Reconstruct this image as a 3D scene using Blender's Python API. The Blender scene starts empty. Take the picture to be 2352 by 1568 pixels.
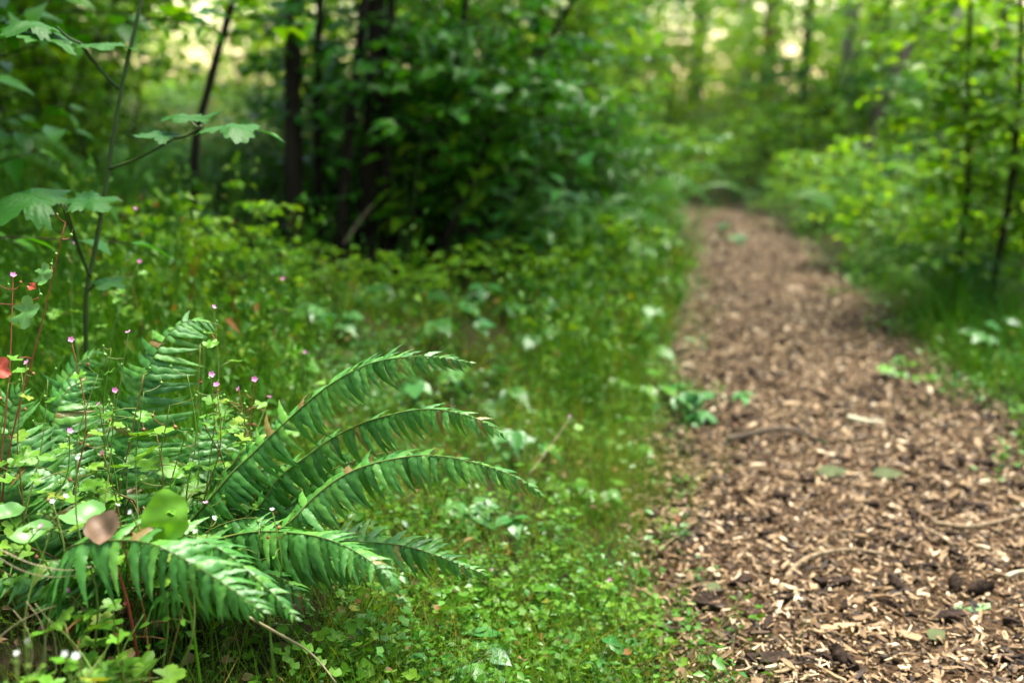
import bpy, math, random
import numpy as np
from mathutils import Vector, Matrix

rng = np.random.default_rng(7)
scn = bpy.context.scene
col = scn.collection
PI = math.pi

# ------------------------------------------------------------------ camera, sky, sun, exposure
PITCH = math.radians(13.5)
CAM = np.array([0.0, 0.0, 1.0])
cam_data = bpy.data.cameras.new('camera')
cam_data.lens = 35; cam_data.sensor_width = 36
cam_data.clip_start = 0.05; cam_data.clip_end = 600
cam_data.dof.use_dof = True
cam_data.dof.focus_distance = 1.52
cam_data.dof.aperture_fstop = 2.0
cam = bpy.data.objects.new('camera', cam_data); col.objects.link(cam)
cam.location = CAM; cam.rotation_euler = (PI / 2 - PITCH, 0, 0)
scn.camera = cam

SUN_EL, SUN_AZ = math.radians(71), math.radians(32)      # azimuth from +Y towards +X
world = bpy.data.worlds.new('World'); scn.world = world; world.use_nodes = True
wn = world.node_tree.nodes; wl = world.node_tree.links
sky = wn.new('ShaderNodeTexSky'); sky.sky_type = 'NISHITA'; sky.sun_disc = False
sky.sun_elevation = SUN_EL; sky.sun_rotation = SUN_AZ
sky.air_density = 2.0; sky.dust_density = 2.0; sky.ozone_density = 0.0
wl.new(sky.outputs[0], wn['Background'].inputs[0])
wn['Background'].inputs[1].default_value = 0.06

sun_data = bpy.data.lights.new('sun', 'SUN'); sun_data.energy = 1.5; sun_data.angle = math.radians(22)      # thin bright overcast
sun_data.color = (1.0, 0.95, 0.85)
sun = bpy.data.objects.new('sun', sun_data); col.objects.link(sun)
sdir = Vector((math.sin(SUN_AZ) * math.cos(SUN_EL), math.cos(SUN_AZ) * math.cos(SUN_EL), math.sin(SUN_EL)))
sun.rotation_euler = sdir.to_track_quat('Z', 'Y').to_euler()
sun.location = sdir * 50

scn.view_settings.view_transform = 'Standard'; scn.view_settings.look = 'None'
scn.view_settings.exposure = 3.6; scn.view_settings.gamma = 1.0
scn.view_settings.use_curve_mapping = False
scn.render.engine = 'CYCLES'
cy = scn.cycles
cy.use_light_tree = False
cy.use_denoising = True
cy.max_bounces = 6; cy.diffuse_bounces = 3; cy.glossy_bounces = 2; cy.transmission_bounces = 4; cy.transparent_max_bounces = 4
cy.sample_clamp_indirect = 4.0
cy.caustics_reflective = False; cy.caustics_refractive = False

# ------------------------------------------------------------------ picture <-> place
cT, sT = math.cos(PITCH), math.sin(PITCH)
def pt(u, v, depth):
    """point of the place seen at (u, v) of the 2352 x 1568 photograph, `depth` metres ahead"""
    x = (u - 1176) / 2287 * depth; y = -(v - 784) / 2287 * depth
    return CAM + np.array([x, depth * cT + y * sT, -depth * sT + y * cT])
def c2(x, y): return (x / 2.8 * .9408, (500 + y / 2.8) * .9408)
def c3(x, y): return (x / 2.583 * .9408, (1060 + y / 2.583) * .9408)
def c4(x, y): return ((500 + x / 2.306) * .9408, (820 + y / 2.306) * .9408)
def c5(x, y): return ((600 + x / 2.24) * .9408, y / 2.24 * .9408)
def c6(x, y): return ((1400 + x / 1.96) * .9408, y / 1.96 * .9408)
def c7(x, y): return ((1400 + x / 1.71) * .9408, (750 + y / 1.71) * .9408)

def sst(a, b, x):
    t = np.clip((np.asarray(x, float) - a) / (b - a), 0, 1); return t * t * (3 - 2 * t)
PY = np.array([-6, 0, 1.5, 3, 5, 7, 8.4, 9.3, 10.2, 11.2, 14, 60.])
PX = np.array([.7, .78, .84, 1.0, 1.33, 1.70, 1.84, 1.7, 1.2, .2, -3., -40.])
PWY = np.array([-6, 1.5, 3, 5, 7, 9, 12, 60.]); PWW = np.array([.62, .6, .56, .46, .41, .36, .3, .3])
def pc(y): return np.interp(y, PY, PX)
def pw(y): return np.interp(y, PWY, PWW)
def tz(x, y):
    x = np.asarray(x, float); y = np.asarray(y, float)
    yy = np.minimum(y, 10.5)
    dl = pc(yy) - pw(yy) - x; dr = x - pc(yy) - pw(yy)
    z = 0.2 * sst(0, 0.95, dl) + 0.12 * np.clip(dl - 0.9, 0, 5) + 0.05 * sst(0, .5, dr) + 0.02 * np.clip(dr - .4, 0, 20)
    z = z + 0.018 * np.clip(y - 9, 0, 60)
    out = np.clip(np.maximum(dl, dr) * 1.5, 0, 1)
    z = z + out * (0.03 * np.sin(2.1 * x + 1.3 * y) + 0.025 * np.sin(3.7 * x - 2.9 * y + 1) + 0.012 * np.sin(9 * x + 7 * y))
    return z
def onpath(x, y, margin=0.0):
    return (np.abs(x - pc(y)) < pw(y) + margin) & (y < 8.7)
def gp(u, v):
    d = pt(u, v, 1.0) - CAM; t = 0.6
    while t < 60:
        p = CAM + d * t
        if p[2] < tz(p[0], p[1]): return p
        t *= 1.01
    return CAM + d * 60

# ------------------------------------------------------------------ mesh helpers
def unit(v): v = np.asarray(v, float); return v / (np.linalg.norm(v) + 1e-12)

class MB:
    def __init__(s): s.V = []; s.F = []; s.R = []; s.n = 0
    def add(s, V, F, r=0.0):
        V = np.asarray(V, float); s.V.append(V); s.F.append(np.asarray(F, int) + s.n)
        s.R.append(np.broadcast_to(np.asarray(r, float), (len(V),))); s.n += len(V)
    def arrays(s): return np.concatenate(s.V), np.concatenate(s.F), np.concatenate(s.R)

def make_mesh(name, V, F, R=None, mat=None, smooth=True):
    V = np.asarray(V, np.float32); F = np.asarray(F, np.int32)
    m = bpy.data.meshes.new(name)
    m.vertices.add(len(V)); m.vertices.foreach_set('co', V.ravel())
    m.loops.add(F.size); m.loops.foreach_set('vertex_index', F.ravel())
    m.polygons.add(len(F)); m.polygons.foreach_set('loop_start', np.arange(len(F), dtype=np.int32) * F.shape[1])
    m.update(calc_edges=True)
    m.polygons.foreach_set('use_smooth', np.full(len(F), smooth))
    if R is not None:
        a = m.attributes.new('rnd', 'FLOAT', 'POINT'); a.data.foreach_set('value', np.asarray(R, np.float32))
    if mat: m.materials.append(mat)
    m.validate()
    return m

def link(name, mesh, parent=None, loc=None, mat4=None):
    o = bpy.data.objects.new(name, mesh); col.objects.link(o)
    if mat4 is not None: o.matrix_world = mat4
    elif loc is not None: o.location = loc
    if parent is not None:
        o.parent = parent
        o.matrix_parent_inverse = parent_inv(parent)
    return o
def parent_inv(p):
    """things are only translated and parts sit at the world origin, so children are written in world coordinates"""
    return Matrix.Translation(-Vector(p.location)) if p.parent is None else Matrix.Identity(4)
def mbobj(name, mb, mat, parent=None, smooth=True, loc=None):
    V, F, R = mb.arrays()
    return link(name, make_mesh(name, V, F, R, mat, smooth), parent, loc)
def tag(o, label=None, cat=None, group=None, kind=None):
    if label: o['label'] = label
    if cat: o['category'] = cat
    if group: o['group'] = group
    if kind: o['kind'] = kind
    return o
def thing(name, loc, label, cat, group=None):
    o = bpy.data.objects.new(name, None); col.objects.link(o)
    o.location = loc; o.empty_display_size = 0.05
    return tag(o, label, cat, group)

def spline(P, n):
    P = np.asarray(P, float)
    Q = np.vstack([2 * P[0] - P[1], P, 2 * P[-1] - P[-2]])
    d = np.r_[0, np.cumsum(np.linalg.norm(np.diff(P, axis=0), axis=1))]
    out = []
    for s in np.linspace(0, d[-1], n):
        i = min(np.searchsorted(d, s, 'right') - 1, len(P) - 2); t = (s - d[i]) / (d[i + 1] - d[i] + 1e-9)
        p0, p1, p2, p3 = Q[i:i + 4]
        out.append(.5 * (2 * p1 + (p2 - p0) * t + (2 * p0 - 5 * p1 + 4 * p2 - p3) * t * t + (3 * p1 - p0 - 3 * p2 + p3) * t ** 3))
    return np.array(out)
def smoothed(P, n, it=2):
    C = spline(P, n)
    for _ in range(it): C[1:-1] = .25 * C[:-2] + .5 * C[1:-1] + .25 * C[2:]
    return C
def tube(P, r, k=6):
    P = np.asarray(P, float); n = len(P); r = np.broadcast_to(np.asarray(r, float), (n,))
    T = np.gradient(P, axis=0); T /= np.linalg.norm(T, axis=1)[:, None] + 1e-12
    a = np.array([0.31, 0.17, 0.93]) if abs(T[0][2]) < .8 else np.array([1., .13, .07])
    N = a - (T @ a)[:, None] * T; N /= np.linalg.norm(N, axis=1)[:, None]
    B = np.cross(T, N); ph = np.arange(k) * 2 * PI / k
    V = P[:, None] + r[:, None, None] * (np.cos(ph)[None, :, None] * N[:, None] + np.sin(ph)[None, :, None] * B[:, None])
    i = np.arange(n - 1)[:, None] * k; j = np.arange(k)[None]; j2 = (j + 1) % k
    a0 = i + j; b0 = i + j2; c0 = i + k + j2; d0 = i + k + j
    F = np.concatenate([np.stack([a0, b0, c0], -1).reshape(-1, 3), np.stack([a0, c0, d0], -1).reshape(-1, 3)])
    cap = np.array([[(n - 1) * k, (n - 1) * k + q, (n - 1) * k + q + 1] for q in range(1, k - 1)] + [[0, q + 1, q] for q in range(1, k - 1)]) if k > 2 else np.zeros((0, 3), int)
    return V.reshape(-1, 3), np.concatenate([F, cap]).astype(int)
def basis(Y, Z):
    """rotation arrays with columns X, Y, Z"""
    Y = np.atleast_2d(Y).astype(float); Z = np.atleast_2d(Z).astype(float)
    Y = Y / (np.linalg.norm(Y, axis=1)[:, None] + 1e-12)
    Z = Z - (Y * Z).sum(1)[:, None] * Y; Z = Z / (np.linalg.norm(Z, axis=1)[:, None] + 1e-12)
    return np.stack([np.cross(Y, Z), Y, Z], axis=2)
def scatter(mb, proto, P, M, S, R):
    V, F = proto; n = len(P)
    if n == 0: return
    S = np.asarray(S, float)
    W = V[None] * (S[:, None, None] if S.ndim == 1 else S[:, None, :])
    X = np.einsum('nij,nkj->nki', M, W) + P[:, None]
    FF = F[None] + (np.arange(n) * len(V))[:, None, None]
    mb.add(X.reshape(-1, 3), FF.reshape(-1, 3), np.repeat(R, len(V)))
def m4(p, M, s):
    s = np.broadcast_to(np.asarray(s, float), (3,)); A = Matrix.Identity(4)
    for i in range(3):
        for j in range(3): A[i][j] = M[i][j] * s[j]
        A[i][3] = p[i]
    return A

# ------------------------------------------------------------------ leaf shapes (stalk at origin, along +Y, face +Z, length 1)
def leaf_oval(w=.34, n=4, fold=.25, curl=.25, tip=1.3, wob=0):
    V = [(0, 0, 0)]; F = []
    for i in range(1, n):
        t = i / n; h = w * (math.sin(PI * t ** .8) ** .9) * (1 - .25 * t) ** tip
        y = t; z = -curl * t * t
        if wob: h *= 1 + wob * math.sin(i * 2.4)
        V += [(-h, y, z + fold * h), (0, y, z), (h, y, z + fold * h)]
    V.append((0, 1, -curl * 1.0)); e = len(V) - 1
    F += [(0, 2, 1), (0, 3, 2)]
    for i in range(n - 2):
        a = 1 + 3 * i; b = a + 3
        F += [(a, a + 1, b + 1), (a, b + 1, b), (a + 1, a + 2, b + 2), (a + 1, b + 2, b + 1)]
    a = 1 + 3 * (n - 2); F += [(a, a + 1, e), (a + 1, a + 2, e)]
    return np.array(V), np.array(F)
def leaf_polar(rfun, k, c=.42, rings=2, zf=None, hole=None):
    ph = np.linspace(0, 2 * PI, k, endpoint=False)
    r = np.array([rfun(p) for p in ph])
    V = [np.array([[0, 0]])]
    F = []
    for q in range(1, rings + 1):
        f = q / rings
        V.append(np.stack([np.sin(ph) * r * f, np.cos(ph) * r * f], 1))
    V = np.concatenate(V)
    for j in range(k):
        j2 = (j + 1) % k
        F.append((0, 1 + j2, 1 + j))
        for q in range(1, rings):
            a = 1 + (q - 1) * k; b = a + k
            F += [(a + j, a + j2, b + j2), (a + j, b + j2, b + j)]
    z = zf(V[:, 0], V[:, 1]) if zf else 0 * V[:, 0]
    return np.stack([V[:, 0], V[:, 1] + c, z], 1), np.array(F)
def tri(x): return abs((x % 1) - .5) * 2
def rmaple(lobes=5, depth=.45, teeth=26, td=.07, seed=0):
    rr = random.Random(seed)
    def f(p):
        q = ((p + PI) % (2 * PI)) - PI             # 0 = tip, +-pi = stalk
        base = .58 * (1 - .16 * abs(q) / PI)
        x = abs(q) / (PI * .86) * (lobes - 1) / 2
        lob = abs(math.cos(PI * x)) ** .8
        if abs(q) > PI * .86: lob *= max(0, (PI - abs(q)) / (PI * .14)) * .6 + .1
        r = base * (1 - depth + depth * lob)
        return r * (1 + td * (tri(q * teeth / (2 * PI)) - .5) * 2 + rr.uniform(-.02, .02))
    return f
def maple(seed, droop=.5, **k):
    return leaf_polar(rmaple(seed=seed, **k), 104, c=.40, rings=3,
        zf=lambda x, y: -droop * (x * x + y * y) + .05 * np.sin(9 * x + seed) * np.abs(x) * 2 + .12 * np.abs(x) + .02 * np.sin(17 * y + 5 * x))
def rgeran(seed=0):
    def f(p):
        q = ((p + PI) % (2 * PI)) - PI
        a = abs(q) / (PI * .9)
        lob = abs(math.cos(PI * a * 2)) ** .55
        r = .52 * (.52 + .48 * lob)
        if lob > .75: r *= .93 + .1 * abs(math.sin(q * 15))
        if abs(q) > PI * .9: r *= .35
        return r
    return f
def geran(seed, cup=.35, k=50):
    return leaf_polar(rgeran(seed), k, c=.30, rings=2,
        zf=lambda x, y: cup * .6 * (x * x + y * y) - .25 * y * y * (1 if seed % 2 else -.4) + .05 * np.sin(11 * x + seed * 2))
def rgeran_small(p): return rgeran()(p)
def pinna(sign=1, curl=.3, bend=.18, teeth=11, w=.085, side=.0, seed=0):
    rr = random.Random(seed)
    V = []; F = []; n = teeth * 2
    for i in range(n + 1):
        t = i / n
        prof = (1 - t ** 2.6) * (1 - .25 * t) * (.75 + .25 * min(1, t * 8))
        tooth = 1.0 if i % 2 == 0 else 1.17
        h = w * max(prof, .01)
        hl = h * (tooth + rr.uniform(-.05, .05)); hr = h * (tooth + rr.uniform(-.05, .05))
        if i <= 3: 
            if sign > 0: hr *= 1.55 - .12 * i
            else: hl *= 1.55 - .12 * i
        cx = sign * bend * (t ** 2.2)
        z = -curl * t ** 1.7; sh = .0 if i % 2 == 0 else .012
        wz = .05 * math.sin(i * .9 + seed)
        V += [(cx - hl, t + sh, z - .5 * h + wz * h * 4), (cx, t, z), (cx + hr, t + sh, z - .5 * h - wz * h * 4)]
    for i in range(n):
        a = 3 * i; b = a + 3
        F += [(a, a + 1, b + 1), (a, b + 1, b), (a + 1, a + 2, b + 2), (a + 1, b + 2, b + 1)]
    return np.array(V), np.array(F)

# ------------------------------------------------------------------ materials
def nodes(name):
    m = bpy.data.materials.new(name); m.use_nodes = True
    return m, m.node_tree.nodes, m.node_tree.links, m.node_tree.nodes['Principled BSDF'], m.node_tree.nodes['Material Output']
def rnd_value(n, l):
    a = n.new('ShaderNodeAttribute'); a.attribute_name = 'rnd'
    o = n.new('ShaderNodeObjectInfo')
    s = n.new('ShaderNodeMath'); s.operation = 'ADD'; l.new(a.outputs['Fac'], s.inputs[0]); l.new(o.outputs['Random'], s.inputs[1])
    f = n.new('ShaderNodeMath'); f.operation = 'FRACT'; l.new(s.outputs[0], f.inputs[0])
    return f.outputs[0]
def ramp(n, l, fac, stops, interp='LINEAR'):
    r = n.new('ShaderNodeValToRGB'); r.color_ramp.interpolation = interp
    e = r.color_ramp.elements
    while len(e) < len(stops): e.new(.5)
    for q, (p, c) in zip(e, stops): q.position = p; q.color = (*c, 1)
    l.new(fac, r.inputs[0]); return r.outputs[0]
def leaf_mat(name, stops, tint=(1.2, 1.0, .3), tf=.35, rough=.4, spec=.5, nscale=60, namp=.35, bump=0):
    m, n, l, bs, out = nodes(name)
    c = ramp(n, l, rnd_value(n, l), stops)
    tc = n.new('ShaderNodeTexCoord')
    ns = n.new('ShaderNodeTexNoise'); ns.inputs['Scale'].default_value = nscale; ns.inputs['Detail'].default_value = 2
    l.new(tc.outputs['Object'], ns.inputs['Vector'])
    mr = n.new('ShaderNodeMapRange'); mr.inputs[3].default_value = 1 - namp; mr.inputs[4].default_value = 1 + namp
    l.new(ns.outputs[0], mr.inputs[0])
    mx = n.new('ShaderNodeVectorMath'); mx.operation = 'SCALE'
    l.new(c, mx.inputs[0]); l.new(mr.outputs[0], mx.inputs['Scale'])
    l.new(mx.outputs[0], bs.inputs['Base Color'])
    bs.inputs['Roughness'].default_value = rough; bs.inputs['Specular IOR Level'].default_value = spec
    tr = n.new('ShaderNodeBsdfTranslucent')
    tm = n.new('ShaderNodeVectorMath'); tm.operation = 'MULTIPLY'; tm.inputs[1].default_value = tint
    l.new(mx.outputs[0], tm.inputs[0]); l.new(tm.outputs[0], tr.inputs[0])
    ms = n.new('ShaderNodeMixShader'); ms.inputs[0].default_value = tf
    l.new(bs.outputs[0], ms.inputs[1]); l.new(tr.outputs[0], ms.inputs[2]); l.new(ms.outputs[0], out.inputs[0])
    if bump:
        b = n.new('ShaderNodeBump'); b.inputs['Strength'].default_value = bump; b.inputs['Distance'].default_value = .002
        l.new(ns.outputs[0], b.inputs['Height']); l.new(b.outputs[0], bs.inputs['Normal'])
    return m
def bark_mat(name, c1, c2, scale=8, rough=.9, moss=None):
    m, n, l, bs, out = nodes(name)
    tc = n.new('ShaderNodeTexCoord'); mp = n.new('ShaderNodeMapping'); mp.inputs['Scale'].default_value = (1, 1, .25)
    l.new(tc.outputs['Object'], mp.inputs[0])
    ns = n.new('ShaderNodeTexNoise'); ns.inputs['Scale'].default_value = scale; ns.inputs['Detail'].default_value = 6
    l.new(mp.outputs[0], ns.inputs['Vector'])
    c = ramp(n, l, ns.outputs[0], [(.3, c1), (.7, c2)])
    if moss:
        n2 = n.new('ShaderNodeTexNoise'); n2.inputs['Scale'].default_value = 2.5; n2.inputs['Detail'].default_value = 4
        l.new(tc.outputs['Object'], n2.inputs['Vector'])
        r2 = ramp(n, l, n2.outputs[0], [(.48, (0, 0, 0)), (.62, (1, 1, 1))])
        mx = n.new('ShaderNodeMix'); mx.data_type = 'RGBA'; l.new(r2, mx.inputs[0]); l.new(c, mx.inputs[6]); mx.inputs[7].default_value = (*moss, 1); c = mx.outputs[2]
    l.new(c, bs.inputs['Base Color']); bs.inputs['Roughness'].default_value = rough; bs.inputs['Specular IOR Level'].default_value = .08
    b = n.new('ShaderNodeBump'); b.inputs['Strength'].default_value = .8; b.inputs['Distance'].default_value = .02
    l.new(ns.outputs[0], b.inputs['Height']); l.new(b.outputs[0], bs.inputs['Normal'])
    return m
def chip_mat():
    m, n, l, bs, out = nodes('wood_chip')
    c = ramp(n, l, rnd_value(n, l), [(0, (.008, .005, .003)), (.2, (.040, .022, .010)), (.45, (.105, .060, .027)), (.68, (.175, .106, .05)), (.88, (.29, .19, .10)), (1, (.52, .40, .27))])
    tc = n.new('ShaderNodeTexCoord'); ns = n.new('ShaderNodeTexNoise'); ns.inputs['Scale'].default_value = 140; ns.inputs['Detail'].default_value = 4
    l.new(tc.outputs['Object'], ns.inputs['Vector'])
    mr = n.new('ShaderNodeMapRange'); mr.inputs[3].default_value = .6; mr.inputs[4].default_value = 1.35; l.new(ns.outputs[0], mr.inputs[0])
    mx = n.new('ShaderNodeVectorMath'); mx.operation = 'SCALE'; l.new(c, mx.inputs[0]); l.new(mr.outputs[0], mx.inputs['Scale'])
    l.new(mx.outputs[0], bs.inputs['Base Color']); bs.inputs['Roughness'].default_value = .75; bs.inputs['Specular IOR Level'].default_value = .3
    return m
def soil_mat(name, stops, scale):
    m, n, l, bs, out = nodes(name)
    tc = n.new('ShaderNodeTexCoord'); ns = n.new('ShaderNodeTexNoise'); ns.inputs['Scale'].default_value = scale; ns.inputs['Detail'].default_value = 8
    l.new(tc.outputs['Object'], ns.inputs['Vector'])
    l.new(ramp(n, l, ns.outputs[0], stops), bs.inputs['Base Color']); bs.inputs['Roughness'].default_value = 1; bs.inputs['Specular IOR Level'].default_value = .1
    b = n.new('ShaderNodeBump'); b.inputs['Strength'].default_value = .7; b.inputs['Distance'].default_value = .02
    l.new(ns.outputs[0], b.inputs['Height']); l.new(b.outputs[0], bs.inputs['Normal'])
    return m
M = {}
M['fern'] = leaf_mat('fern_leaf', [(0, (.026, .115, .015)), (.6, (.045, .17, .021)), (.955, (.08, .215, .026)), (.975, (.15, .13, .03)), (1, (.14, .085, .03))], tint=(1.4, 1.2, .3), tf=.25, rough=.44, spec=.34, nscale=120, namp=.2, bump=.25)
M['fernfar'] = leaf_mat('far_fern_leaf', [(0, (.025, .11, .010)), (1, (.06, .18, .014))], tf=.3, rough=.5, spec=.2, nscale=20)  # duller, less glossy leaf for the background ferns
M['dull'] = leaf_mat('dull_leaf', [(0, (.06, .075, .03)), (1, (.085, .10, .04))], tf=.2, rough=.7, spec=.1, nscale=40, namp=.4)
M['litter'] = leaf_mat('leaf_litter', [(0, (.05, .028, .014)), (.5, (.12, .07, .035)), (.85, (.2, .13, .06)), (1, (.26, .08, .05))], tf=.1, rough=.7, spec=.2, nscale=30, namp=.4)
M['rachis'] = leaf_mat('fern_rachis', [(0, (.05, .085, .012)), (1, (.09, .10, .02))], tf=.05, rough=.6, spec=.2)
M['stipe'] = bark_mat('fern_stipe', (.07, .05, .02), (.15, .11, .05), 40)
M['geranium'] = leaf_mat('geranium_leaf', [(0, (.07, .20, 0.0132)), (.6, (.10, .24, 0.0180)), (.9, (.14, .27, 0.0240)), (1, (.20, .24, 0.0240))], tf=.33, rough=.45, spec=0.25, nscale=200, namp=.2)
M['gstem'] = leaf_mat('geranium_stem', [(0, (.08, .17, .02)), (.7, (.11, .15, .025)), (1, (.20, .05, .02))], tf=.1, rough=.5, spec=.3)
M['redstem'] = leaf_mat('reddish_stem', [(0, (.20, .03, .02)), (1, (.26, .07, .035))], tf=.1, rough=.5, spec=.3)
M['pod'] = leaf_mat('seed_pod', [(0, (.09, .22, .02)), (.72, (.13, .26, .025)), (.8, (.22, .12, .03)), (1, (.22, .04, .02))], tf=.2, rough=.5)
M['petal'] = leaf_mat('pink_petal', [(0, (.60, .16, .42)), (1, (.72, .30, .56))], tint=(1.2, 1.1, 1.1), tf=.35, rough=.6)
M['white_petal'] = leaf_mat('white_petal', [(0, (.7, .72, .7)), (1, (.8, .8, .78))], tint=(1, 1, 1), tf=.3, rough=.6)
M['thimble'] = leaf_mat('broad_leaf', [(0, (.018, .085, .010)), (1, (.028, .11, .012))], tint=(1.3, 1.5, .5), tf=.3, rough=.5, spec=0.15, nscale=30, namp=.25, bump=.5)
M['tstem'] = leaf_mat('cane', [(0, (.022, .045, .008)), (1, (.04, .06, .012))], tf=.03, rough=.6, spec=.2, nscale=40)
M['lettuce'] = leaf_mat('round_leaf', [(0, (.09, .23, .055)), (1, (.12, .27, .065))], tf=.3, rough=.42, nscale=25, namp=.25)
M['lime'] = leaf_mat('lime_leaf', [(0, (.12, .30, .012)), (1, (.15, .32, .016))], tint=(1.4, 1.3, .4), tf=.35, rough=.45, nscale=22, namp=.35)
M['pinkleaf'] = leaf_mat('pink_brown_leaf', [(0, (.17, .10, .06)), (1, (.22, .13, .08))], tint=(1.3, 1, 1), tf=.25, rough=.5, nscale=30, namp=.5)
M['redleaf'] = leaf_mat('red_leaf', [(0, (.50, .06, .035)), (1, (.56, .09, .05))], tint=(1.2, .8, .6), tf=.3, rough=.5, nscale=40, namp=.3)
M['cover'] = leaf_mat('ground_cover', [(0, (.018, .085, .005)), (.3, (.04, .13, .007)), (.65, (.07, .175, .009)), (.93, (.11, .215, .013)), (.965, (.15, .13, .018)), (1, (.20, .07, .02))], tf=.36, rough=0.5, spec=0.16, nscale=3, namp=.35)
M['covercool'] = leaf_mat('cool_cover', [(0, (.022, .12, 0.0108)), (.5, (.045, .16, 0.0132)), (1, (.085, .21, 0.0180))], tf=.3, rough=.38, spec=0.3, nscale=3, namp=.35)
M['grass'] = leaf_mat('grass_blade', [(0, (.03, .115, .005)), (.45, (.065, .16, .007)), (.8, (.11, .19, .011)), (1, (.28, .23, 0.0400))], tf=.42, rough=0.6, spec=0.1, nscale=4, namp=.3)
M['grassdeep'] = leaf_mat('deep_grass_blade', [(0, (.02, .11, 0.0040)), (.5, (.038, .15, 0.0050)), (1, (.06, .18, 0.0065))], tf=.42, rough=0.6, spec=0.1, nscale=4, namp=.3)
M['bramble'] = leaf_mat('bramble_leaf', [(0, (.025, .13, .025)), (.5, (.045, .17, .032)), (1, (.09, .23, .05))], tf=.3, rough=.36, spec=.28, nscale=30, namp=.25)
M['brambleb'] = leaf_mat('bright_bramble_leaf', [(0, (.05, .19, 0.0084)), (.5, (.08, .23, 0.0108)), (1, (.11, .26, 0.0240))], tf=.38, rough=.36, spec=.25, nscale=30, namp=.25)
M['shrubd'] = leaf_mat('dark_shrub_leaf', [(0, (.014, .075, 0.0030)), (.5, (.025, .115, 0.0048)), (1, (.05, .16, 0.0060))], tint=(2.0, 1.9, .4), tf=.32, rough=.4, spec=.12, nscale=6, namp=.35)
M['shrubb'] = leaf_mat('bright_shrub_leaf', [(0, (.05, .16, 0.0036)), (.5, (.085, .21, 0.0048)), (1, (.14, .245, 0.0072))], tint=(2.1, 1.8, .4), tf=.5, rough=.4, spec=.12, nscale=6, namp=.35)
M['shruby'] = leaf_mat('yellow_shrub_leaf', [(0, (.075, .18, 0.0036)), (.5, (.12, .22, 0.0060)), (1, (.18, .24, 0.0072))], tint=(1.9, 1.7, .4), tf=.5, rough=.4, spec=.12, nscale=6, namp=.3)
M['crown'] = leaf_mat('canopy_leaf', [(0, (.06, .16, .012)), (.5, (.09, .20, .016)), (1, (.13, .23, .02))], tint=(2.0, 1.8, .7), tf=.55, rough=.45, spec=.3, nscale=2, namp=.3)
M['bark'] = bark_mat('dark_bark', (.006, .0045, .003), (.022, .016, .011), 14)
M['barkm'] = bark_mat('mossy_bark', (.04, .03, .022), (.12, .09, .065), 9, moss=(.05, .09, .02))
M['barkg'] = bark_mat('grey_bark', (.10, .085, .07), (.24, .2, .165), 9)
M['barkr'] = bark_mat('red_brown_bark', (.05, .022, .014), (.15, .075, .05), 9)
M['barkp'] = bark_mat('pale_bark', (.28, .25, .17), (.48, .43, .3), 7)
M['twig'] = bark_mat('dead_twig', (.13, .09, .055), (.27, .2, .125), 60)
M['dry'] = leaf_mat('dry_grass', [(0, (.17, .14, .06)), (1, (.24, .20, .10))], tf=.2, rough=.6)
M['darkchip'] = bark_mat('dark_bark_piece', (.012, .008, .006), (.04, .025, .018), 60)
M['chip'] = chip_mat()
M['soil'] = soil_mat('forest_soil', [(.3, (.008, .006, .003)), (.55, (.022, .015, .008)), (.75, (.025, .022, .008))], 9)
M['pathsoil'] = soil_mat('path_soil', [(.3, (.014, .008, .004)), (.5, (.042, .024, .012)), (.72, (.09, .054, .028))], 60)

# ------------------------------------------------------------------ ground and path
def axis(lo, hi, near, step):
    a = [0.0]; s = step
    while a[-1] < hi:
        s = step if a[-1] < near else s * 1.12
        a.append(a[-1] + s)
    b = [0.0]; s = step
    while b[-1] > lo:
        s = step if b[-1] > -near else s * 1.12
        b.append(b[-1] - s)
    return np.array(sorted(set(a + b)))
gx = axis(-160, 160, 4, .09); gy = axis(-160, 160, 11, .09)
X, Y = np.meshgrid(gx, gy)
V = np.stack([X, Y, tz(X, Y)], -1).reshape(-1, 3); nx = len(gx)
i = (np.arange(len(gy) - 1)[:, None] * nx + np.arange(nx - 1)[None]).ravel()
tag(link('ground', make_mesh('ground', V, np.stack([i, i + 1, i + nx + 1, i + nx], 1), None, M['soil'])), kind='structure')
ys = np.arange(-5, 10.4, .08); k = 15
V = []; 
for y in ys:
    for q in np.linspace(-1, 1, k):
        x = pc(y) + q * (pw(y) + .05 * math.sin(y * 5 + q) + .03 * math.sin(13 * y)); V.append((x, y, tz(x, y) + .012 - .010 * q * q + .006 * math.sin(11 * x) * math.sin(9 * y)))
i = (np.arange(len(ys) - 1)[:, None] * k + np.arange(k - 1)[None]).ravel()
path = tag(link('path', make_mesh('path', V, np.stack([i, i + 1, i + k + 1, i + k], 1), None, M['pathsoil'])), kind='structure')

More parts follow.
